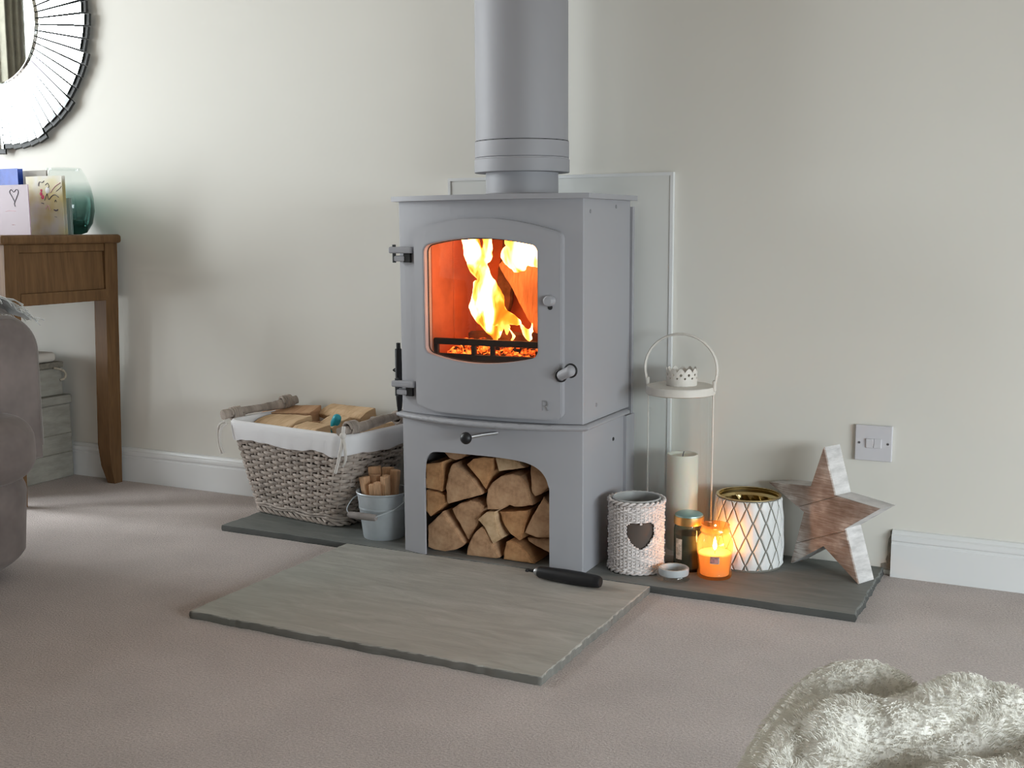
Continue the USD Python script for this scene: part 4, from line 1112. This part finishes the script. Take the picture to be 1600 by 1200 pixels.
# ------------------------------------------------------------------ console table and what stands on and under it
TX, TY0, TY1, TZ = -2.797, 2.300, 2.735, 0.822
tb = thing('console_table', 'brown oak console table against the wall at the left edge', 'table', (TX, 0, 0))
LT = -1.10
obj('table_top', rbox(LT - 0.012, 0.012, TY0 - 0.015, TY1 + 0.010, TZ - 0.028, TZ, 0.009), 'oak', tb, 35)


def leg(x0, x1, y0, y1):
    """A square leg that narrows near the foot."""
    cx, cy = (x0 + x1) / 2, (y0 + y1) / 2
    m = None
    ring = [(TZ - 0.028, 1.0), (0.13, 1.0), (0.06, 0.88), (0.0, 0.62)]
    parts = []
    for (za, sa_), (zb, sb_) in zip(ring, ring[1:]):
        pts = [(x1 - (x1 - x) * s - 0.034 * (1 - z / TZ), y1 - (y1 - y) * s, z) for z, s in ((za, sa_), (zb, sb_)) for x in (x0, x1) for y in (y0, y1)]
        parts.append(Manifold.hull_points(np.array(pts)))
    return parts[0] + parts[1] + parts[2]


for x0, x1 in ((-0.052, 0.0), (LT, LT + 0.052)):
    for y0, y1 in ((TY0, TY0 + 0.052), (TY1 - 0.052, TY1)):
        obj('leg', leg(x0, x1, y0, y1), 'oak', tb, False)
for nm, bx in (('end_rail', (-0.030, -0.004, TY0 + 0.052, TY1 - 0.052, 0.770, TZ - 0.028)), ('end_rail', (-0.030, -0.004, TY0 + 0.052, TY1 - 0.052, 0.612, 0.648)), ('end_panel', (-0.026, -0.012, TY0 + 0.052, TY1 - 0.052, 0.648, 0.770)),
               ('front_rail', (LT + 0.052, -0.052, TY0 + 0.006, TY0 + 0.024, 0.612, TZ - 0.028)), ('back_rail', (LT + 0.052, -0.052, TY1 - 0.020, TY1 - 0.004, 0.612, TZ - 0.028)), ('end_rail', (LT + 0.004, LT + 0.026, TY0 + 0.052, TY1 - 0.052, 0.612, TZ - 0.028))):
    obj(nm, cbox(*bx, 0.0015), 'oak', tb, False)

VZ = TZ + 0.0005
vs = thing('glass_vase', 'rounded sea-green glass vase behind the greeting cards', 'vase', (-2.945, 2.668, VZ))
vp = [(0.045, 0.0), (0.062, 0.006), (0.080, 0.035), (0.088, 0.075), (0.0865, 0.115), (0.080, 0.150), (0.068, 0.185), (0.055, 0.207), (0.053, 0.211)]
obj('vessel', lathe([(0, 0)] + vp + [(0.050, 0.211), (0.050, 0.205)], 56), 'vase_glass', vs, 50)


def card(name, label, x0, x1, y, h, front, back=None, ang=8, rz=0.0, right=False):
    """A folded card standing open: a front leaf and a back leaf hinged at the left (or right) edge."""
    w = x1 - x0
    c = thing(name, label, 'card', (x0, y, VZ), rz)
    obj('front_leaf', rbox(0, w, -0.0009, 0.0, 0, h), front, c, False)
    obj('back_leaf', moved(rbox(-w, 0, 0.0002, 0.0010, 0, h), (w, 0.0004, 0), rz=-ang) if right else moved(rbox(0, w * 0.97, 0.0002, 0.0010, 0, h), (0, 0.0004, 0), rz=ang), back or front, c, False)
    return c


def doodle(c, name, pts, y, r, m):
    obj(name, tube(bez([(x, y, z) for x, z in pts], 8), r, 5), m, c)


c = card('greeting_card', 'pale lilac card with a drawn heart at the front of the table', -3.050, -2.872, 2.462, 0.152, 'card_lilac', 'card_pink', 13, right=True)
hcx = 0.118
doodle(c, 'drawn_heart', [(hcx, 0.100), (hcx - 0.012, 0.118), (hcx - 0.020, 0.130), (hcx - 0.013, 0.138), (hcx - 0.002, 0.130), (hcx + 0.010, 0.138), (hcx + 0.018, 0.130), (hcx + 0.008, 0.112), (hcx - 0.002, 0.096), (hcx + 0.001, 0.086)], -0.0013, 0.0011, 'ink')
for z, a_, b_ in ((0.072, 0.075, 0.120), (0.030, 0.100, 0.112)):
    doodle(c, 'pen_line', [(a_, z), ((a_ + b_) / 2, z + 0.002), (b_, z)], -0.0012, 0.0006, 'ink_pink')
c = card('greeting_card', 'yellow and cream card with ink doodles and red flowers on the table corner', -2.962, -2.806, 2.533, 0.180, 'card_yellow', None, 6)
W_ = 0.156
for k, (m_, pts, r) in enumerate([('ink', [(0.055, 0.150), (0.060, 0.162), (0.072, 0.160), (0.080, 0.165)], 0.0011), ('ink', [(0.085, 0.152), (0.095, 0.158), (0.100, 0.148), (0.092, 0.142)], 0.0009), ('ink', [(0.078, 0.105), (0.090, 0.125), (0.096, 0.108), (0.110, 0.118), (0.125, 0.122), (0.140, 0.114)], 0.0011),
                                  ('ink', [(0.118, 0.076), (0.126, 0.074), (0.134, 0.076)], 0.0022), ('ink', [(0.122, 0.100), (0.126, 0.106), (0.130, 0.100)], 0.0010), ('ink_pink', [(0.105, 0.128), (0.125, 0.146), (0.150, 0.158)], 0.0012), ('ink', [(0.130, 0.132), (0.145, 0.140), (0.154, 0.148)], 0.0008),
                                  ('ink_pink', [(0.080, 0.080), (0.092, 0.090), (0.100, 0.075)], 0.0014), ('ink', [(0.064, 0.098), (0.074, 0.096)], 0.0013), ('ink', [(0.118, 0.055), (0.128, 0.054)], 0.0007)]):
    doodle(c, 'doodle', pts, -0.0014, r, m_)
for k, (x, z, r) in enumerate(((0.064, 0.126, 0.006), (0.070, 0.116, 0.007), (0.066, 0.136, 0.0045))):
    obj('flower', moved(lathe([(0, 0.0008), (r * 0.8, 0.0008), (r, 0), (0, 0)], 14), (x, -0.0010, z), rx=90), 'ink_red', c)
obj('paper_flower', moved(lathe([(0, 0.0016), (0.008, 0.0012), (0.010, 0), (0, 0)], 14), (0.093, -0.0010, 0.136), rx=90), 'board_white', c)
card('greeting_card', 'deep blue card standing behind the lilac card', -3.085, -2.990, 2.528, 0.206, 'card_blue', None, 14)
card('greeting_card', 'plain taupe card standing behind the blue card, in front of the vase', -3.065, -2.905, 2.563, 0.200, 'card_taupe', None, 3)
card('greeting_card', 'short sage green card half hidden behind the yellow card', -2.902, -2.806, 2.560, 0.112, 'card_sage', None, 5)
pn = thing('wooden_stick', 'thin orange wooden stick leaning up at the left edge above the cards', 'stick', (-3.140, 2.500, VZ))
obj('stick', tube([(-0.085, 0, 0.0), (0.022, 0, 0.212)], 0.003, 8), 'pencil_wood', pn)

tr = thing('storage_chest', 'low grey painted storage chest standing on the carpet under the table', 'chest', (-3.060, 0, 0))
obj('chest_body', rbox(-0.56, 0, 2.335, 2.742, 0.0, 0.252, 0.004), 'chest_grey', tr, False)
obj('lid_band', rbox(-0.565, 0.006, 2.330, 2.747, 0.253, 0.283, 0.005), 'chest_grey', tr, False)
for z in (0.085, 0.150):
    obj('plank_joint', rbox(-0.001, 0.0012, 2.34, 2.738, z, z + 0.003), 'chest_strap', tr, False)
obj('catch', rbox(0.0, 0.006, 2.60, 2.618, 0.205, 0.222, 0.002), 'dull_steel', tr)
ub = thing('storage_box', 'small grey box with rope handle stacked on the chest under the table', 'box', (-3.075, 0, 0.2835))
obj('box_body', rbox(-0.50, 0, 2.37, 2.728, 0.0, 0.092, 0.004), 'chest_grey', ub, False)
obj('woven_band', rbox(-0.503, 0.003, 2.366, 2.735, 0.0925, 0.112, 0.004), 'chest_strap', ub, False)
obj('padded_lid', rbox(-0.49, -0.005, 2.38, 2.716, 0.1125, 0.146, 0.013), 'seat_pad', ub, 40)
obj('rope_handle', tube(bez([(0.004, 2.69, 0.094), (0.012, 2.715, 0.086), (0.014, 2.730, 0.072), (0.010, 2.728, 0.055), (0.004, 2.715, 0.050)], 8), 0.0042, 8), 'rope', ub)

# ------------------------------------------------------------------ sunburst mirror
MC = np.array([-3.300, YB - 0.030, 1.525])
mr = thing('sunburst_mirror', 'round sunburst mirror of fanned mirror strips on the wall above the table', 'mirror', tuple(MC))
obj('backing', moved(lathe([(0, 0), (0.385, 0), (0.385, 0.012), (0, 0.012)], 72), (0, 0.0275, 0), rx=90), 'frame_black', mr, 40)
obj('centre_glass', moved(lathe([(0, 0), (0.200, 0), (0.200, 0.0245), (0.197, 0.026), (0, 0.026)], 96), (0, 0.0155, 0), rx=90), 'mirror', mr, 30)
NM = 64
for k in range(NM):
    a_ = (k + 0.5) / NM * 2 * PI
    r1 = 0.396 + 0.021 * ((k * 0.23) % 1.0)
    w1, w0 = 2 * PI * r1 / NM * 0.5 - 0.0030, 2 * PI * 0.195 / NM * 0.5 - 0.0017
    s = Manifold.hull_points(np.array([(0.196, -w0, 0), (0.196, w0, 0), (r1, -w1, 0), (r1, w1, 0), (0.196, -w0, -0.002), (0.196, w0, -0.002), (r1, -w1, -0.002), (r1, w1, -0.002)]))
    # local: x outwards, y along the rim, z towards the room; rolled like the leaves of a fan
    for nm, mm, mt in (('mirror_strip', s.rotate((-3.2, 1.4, 0)), 'mirror'), ('strip_edge', Manifold.hull_points(np.array([(r1 - 0.02, -w1 * 1.10, -0.003), (r1 - 0.02, w1 * 1.10, -0.003), (r1 + 0.015, -w1 * 1.10, -0.003), (r1 + 0.015, w1 * 1.10, -0.003), (r1 - 0.02, -w1 * 1.10, -0.010), (r1 - 0.02, w1 * 1.10, -0.010), (r1 + 0.018, -w1 * 1.10, -0.010), (r1 + 0.018, w1 * 1.10, -0.010)])).rotate((-3.2, 1.4, 0)), 'frame_black')):
        v = np.array(T(mm).vertices)
        er, et, n_ = np.array([math.cos(a_), 0, math.sin(a_)]), np.array([-math.sin(a_), 0, math.cos(a_)]), np.array([0, -1.0, 0])
        w = v[:, :1] * er + v[:, 1:2] * et + (v[:, 2:] + (0.008 if nm == 'mirror_strip' else 0.006)) * n_
        q = trimesh.Trimesh(w, T(mm).faces, process=False)
        q.fix_normals()
        obj(nm, q, mt, mr, False)

# the curtain by the left window, seen in the mirror
cu = thing('curtain', 'olive grey curtain hanging beside the left window, seen in the round mirror', 'curtain', (XL + 0.10, 0, 0))
u = np.linspace(0, 1, 90)
for nm, ya, yb_ in (("drape", 1.55, 1.71),):
    line = np.c_[0.035 * np.sin(u * 2 * PI * 7) + 0.01 * np.sin(u * 23), ya + (yb_ - ya) * u]
    ring = np.vstack([line, line[::-1] + [0.004, 0]])
    obj(nm, loft([np.c_[ring, np.full(len(ring), z)] for z in (0.02, 1.2, 2.28)], True, True), 'curtain_cloth', cu, 60)
obj('rail', tube([(0, -0.1, 2.30), (0, 2.1, 2.30)], 0.014, 12), 'gloss_white', cu)
obj('rail_bracket', rbox(-0.10, 0.0, 1.0, 1.02, 2.285, 2.305), 'gloss_white', cu)

# ------------------------------------------------------------------ armchair at the left edge
ac_ = thing('armchair', 'taupe velvet armchair at the left edge, turned towards the fire', 'armchair', (0, 0, 0))


def rslab(x0, x1, y0, y1, z0, z1, rp, rv, seg=24):
    """A slab rounded rp in plan and rv at its edges."""
    c = CrossSection([[(x0 + rp, y0 + rp), (x1 - rp, y0 + rp), (x1 - rp, y1 - rp), (x0 + rp, y1 - rp)]])
    ms = []
    for k in range(7):
        a = PI / 2 * k / 6
        s = c.offset(rp - rv + rv * math.sin(a), JoinType.Round, 2, 64)
        ms.append(s.extrude(z1 - z0 - 2 * rv * (1 - math.cos(a)) * 1.0 if k else z1 - z0).translate((0, 0, z0 + rv * (1 - math.cos(a)) if k else z0)))
    m = ms[0]
    out = None
    # hull is right: the plan is convex
    layers = []
    for k in range(7):
        a = PI / 2 * k / 6
        s = c.offset(rp - rv + rv * math.sin(a), JoinType.Round, 2, 64)
        for z in (z0 + rv * (1 - math.cos(a)), z1 - rv * (1 - math.cos(a))):
            for poly in s.to_polygons():
                layers.append(np.c_[poly, np.full(len(poly), z)])
    return Manifold.hull_points(np.vstack(layers))


base = T(rslab(-3.02, -2.208, 0.86, 1.915, 0.018, 0.262, 0.15, 0.05))
v = np.array(base.vertices)
base.vertices = np.c_[v[:, 0] - 0.055 * np.clip((0.10 - v[:, 2]) / 0.10, 0, 1) ** 1.6 * (v[:, 0] > -2.5), v[:, 1] - 0.040 * np.clip((0.10 - v[:, 2]) / 0.10, 0, 1) ** 1.6, v[:, 2]]
obj('base', base, 'velvet', ac_, 50)
for x in (-2.92, -2.34):
    for y in (0.98, 1.80):
        obj('foot', Manifold.cylinder(0.024, 0.022, 0.026, 20).translate((x, y, 0)), 'black_iron', ac_)
cu_ = T(rslab(-2.93, -2.178, 0.86, 1.910, 0.245, 0.402, 0.125, 0.062).refine_to_length(0.04))
v = np.array(cu_.vertices)
v[:, 2] += 0.010 * (meshkit.fbm(v * 4, 2, 3) - 0.5)
cu_.vertices = v
obj('seat_cushion', cu_, 'velvet', ac_, 60)
for nm, ya, yb_ in (('arm', 1.775, 1.985), ('arm', 0.80, 1.01)):
    c_ = CrossSection([[(ya + 0.095, 0.20), (yb_ - 0.095, 0.20), (yb_ - 0.095, 0.537), (ya + 0.095, 0.537)]]).offset(0.095, JoinType.Round, 2, 64)
    c_ = c_ ^ CrossSection([[(ya - 1, 0.263), (yb_ + 1, 0.263), (yb_ + 1, 2), (ya - 1, 2)]])
    layers = []
    for k, x in enumerate((-3.02, -3.0, -2.335, -2.318, -2.308, -2.305)):
        s = c_.offset((-0.02, 0, 0, -0.004, -0.012, -0.022)[k], JoinType.Round, 2, 64)
        for poly in s.to_polygons():
            layers.append(np.c_[np.full(len(poly), x), poly])
    obj(nm, Manifold.hull_points(np.vstack(layers)), 'velvet', ac_, 50)
    ln_ = [(ya + 0.006, 0.30)] + [(ya + 0.105 - 0.099 * math.cos(t), 0.537 + 0.091 * math.sin(t)) for t in np.linspace(0, PI, 30)] + [(yb_ - 0.006, 0.30)]
    obj('arm_piping', tube([(-2.318, y, z) for y, z in ln_], 0.006, 8), 'velvet_piping', ac_, 60)
obj('backrest', rslab(-3.16, -2.86, 0.84, 1.95, 0.10, 0.86, 0.10, 0.08), 'velvet', ac_, 50)

tw = thing('throw_blanket', 'grey fringed throw draped over the armchair arm', 'blanket', (0, 0, 0))
nx, ny = 40, 44
U, V = np.meshgrid(np.linspace(0, 1, nx), np.linspace(0, 1, ny), indexing='ij')
th = np.interp(V, [0, 0.25, 0.75, 1.0], [-0.06, 0.12, 0.66, 0.80])
ang_ = PI * (1 - np.clip(th, 0, 1))
px = -2.34 - 0.42 * U + 0.03 * np.sin(V * 5)
fold = 0.030 * (meshkit.fbm(np.stack([U * 9, V * 5, U * 0], -1), 3, 2)) + 0.020 * np.abs(np.sin(U * 9 + V * 3)) + 0.008 + 0.012 * np.sin(np.clip(V, 0, 1) * PI)
py = 1.880 + (0.1085 + fold) * np.cos(ang_)
pz = 0.537 + (0.098 + fold) * np.sin(ang_) + np.minimum(0, th) * 0.6 - np.maximum(0, th - 1) * 1.0
py = py + np.maximum(0, V - 0.86) * 0.22
pz = pz + np.maximum(0, V - 0.86) * 0.06
top_ = np.stack([px, py, pz], -1)
bot_ = np.stack([px, 1.880 + (py - 1.880) * 0.985, pz - 0.005], -1)
vv = np.vstack([top_.reshape(-1, 3), bot_.reshape(-1, 3)])
i, j = np.meshgrid(np.arange(nx - 1), np.arange(ny - 1), indexing='ij')
q = np.stack([i * ny + j, (i + 1) * ny + j, (i + 1) * ny + j + 1, i * ny + j + 1], -1).reshape(-1, 4)
o_ = nx * ny
rim = [k for k in range(ny)] + [k * ny + ny - 1 for k in range(1, nx)] + [(nx - 1) * ny + k for k in range(ny - 2, -1, -1)] + [k * ny for k in range(nx - 2, 0, -1)]
rq = np.array([(rim[k], rim[(k + 1) % len(rim)], rim[(k + 1) % len(rim)] + o_, rim[k] + o_) for k in range(len(rim))])
qq = np.vstack([q, q[:, ::-1] + o_, rq])
m = trimesh.Trimesh(vv, np.vstack([qq[:, [0, 1, 2]], qq[:, [0, 2, 3]]]), process=False)
m.fix_normals()
obj('cloth', m, 'throw_grey', tw, 60)
fr = []
for k in range(46):
    p = top_[min(nx - 1, int(k / 46 * nx)), -1]
    e = RNG.normal(0, 0.006, 3)
    fr.append(tube([p, p + [e[0], 0.014, -0.004 + e[2] * 0.3], p + [e[0] * 1.6, 0.030 + e[1], -0.016 + e[2]]], (0.0016), 4))
for k in range(40):
    p = top_[0, min(ny - 1, int(k / 40 * ny))]
    e = RNG.normal(0, 0.006, 3)
    fr.append(tube([p, p + [0.014, e[1], -0.002], p + [0.032 + e[0], e[1] * 1.6, -0.014 + e[2]]], 0.0016, 4))
obj('fringe', cat(fr), 'fringe_grey', tw, 40, kind='stuff')

# ------------------------------------------------------------------ faux fur throw in the foreground
FX, FY = 0.045, 0.630
nr, na = 170, 460
rad = np.linspace(0.0, 1.0, nr)
aa = np.arange(na) / na * 2 * PI
RR, AA = np.meshgrid(rad, aa, indexing='ij')
ex = np.sin(RR * PI / 2)
cx_, sx_ = np.cos(AA), np.sin(AA)
X_ = FX + np.where(cx_ > 0, 0.42, 0.245) * np.sign(cx_) * np.abs(cx_) ** 0.45 * ex
Y_ = FY + 0.262 * np.sign(sx_) * np.abs(sx_) ** 0.45 * ex
dome = (1 - RR ** 6.0) ** 0.5
Z_ = (0.522 - 0.14 * np.maximum(0, X_ + 0.07) + 0.012 * np.clip((-0.10 - X_) / 0.04, 0, 1)) * dome
w_ = 0.94 * X_ - 0.35 * Y_ + 0.012 * np.sin(Y_ * 22 + X_ * 9) + 0.03 * (meshkit.fbm(np.stack([X_ * 6, Y_ * 6, Z_ * 0], -1), 2, 6) - 0.5)
ridge = np.abs(np.sin((w_ + 0.382) * PI / 0.088)) ** 0.55
minor = np.abs(np.sin((w_ + 0.30 + 0.25 * (Y_ - 0.7)) * PI / 0.047 + 0.5)) ** 0.7
lump = meshkit.fbm(np.stack([X_ * 22, Y_ * 22, Z_ * 8], -1), 3, 9) - 0.5
tuft = np.abs(meshkit.fbm(np.stack([X_ * 90, Y_ * 90, Z_ * 50], -1), 2, 13) - 0.5)
Z_ = Z_ + (0.026 * (ridge - 0.8) + 0.006 * (minor - 0.7) + 0.008 * lump - 0.007 * tuft) * np.clip(dome * 1.6, 0, 1) * np.clip(RR * 8, 0.2, 1)
Z_ = np.maximum(Z_, 0.0)
fv = np.stack([X_, Y_, Z_], -1)
fur = loft([fv[k] for k in range(nr - 1, 0, -1)], False, True)
ft = thing('faux_fur_throw', 'cream faux fur throw heaped in folds in the right foreground', 'throw', (0, 0, 0))
fur.fix_normals()
if fur.vertex_normals[len(fur.vertices) - 1][2] < 0:
    fur.invert()
obj('pelt', fur, 'fur_cream', ft, True)
sm = np.random.default_rng(5)
pts, fi = trimesh.sample.sample_surface(fur, 220000, seed=5)
nn = np.array(fur.face_normals)[fi]
keep = (pts[:, 2] > 0.12)
pts, nn = pts[keep], nn[keep]
clump = np.stack([meshkit.noise(pts * 55 + 7 * k, k) - 0.5 for k in range(3)], -1)
flow = np.array([-0.45, -0.75, -0.25])
d1 = nn * 0.9 + flow * 0.55 + clump * 1.5
d1 /= np.linalg.norm(d1, axis=1, keepdims=True)
d2 = d1 + flow * 0.6 + np.array([0, 0, -0.35]) + clump * 0.9 + sm.normal(0, 0.15, pts.shape)
d2 /= np.linalg.norm(d2, axis=1, keepdims=True)
Lh = sm.uniform(0.0025, 0.0055, (len(pts), 1))
cp = np.stack([pts - nn * 0.001, pts + d1 * Lh * 0.5, pts + d1 * Lh * 0.5 + d2 * Lh * 0.5], 1)
bc = UsdGeom.BasisCurves.Define(stage, str(ft.GetPath()) + '/fur')
bc.CreateTypeAttr('linear')
bc.CreatePointsAttr(Vt.Vec3fArray.FromNumpy(cp.reshape(-1, 3).astype(np.float32)))
bc.CreateCurveVertexCountsAttr(Vt.IntArray.FromNumpy(np.full(len(cp), 3, np.int32)))
bc.CreateWidthsAttr(Vt.FloatArray.FromNumpy(np.tile(np.array([0.00055, 0.00045, 0.0002], np.float32), len(cp))))
bc.SetWidthsInterpolation('vertex')
UsdShade.MaterialBindingAPI.Apply(bc.GetPrim()).Bind(LOOKS['fur_hair'])
setdata(bc.GetPrim(), kind='stuff')
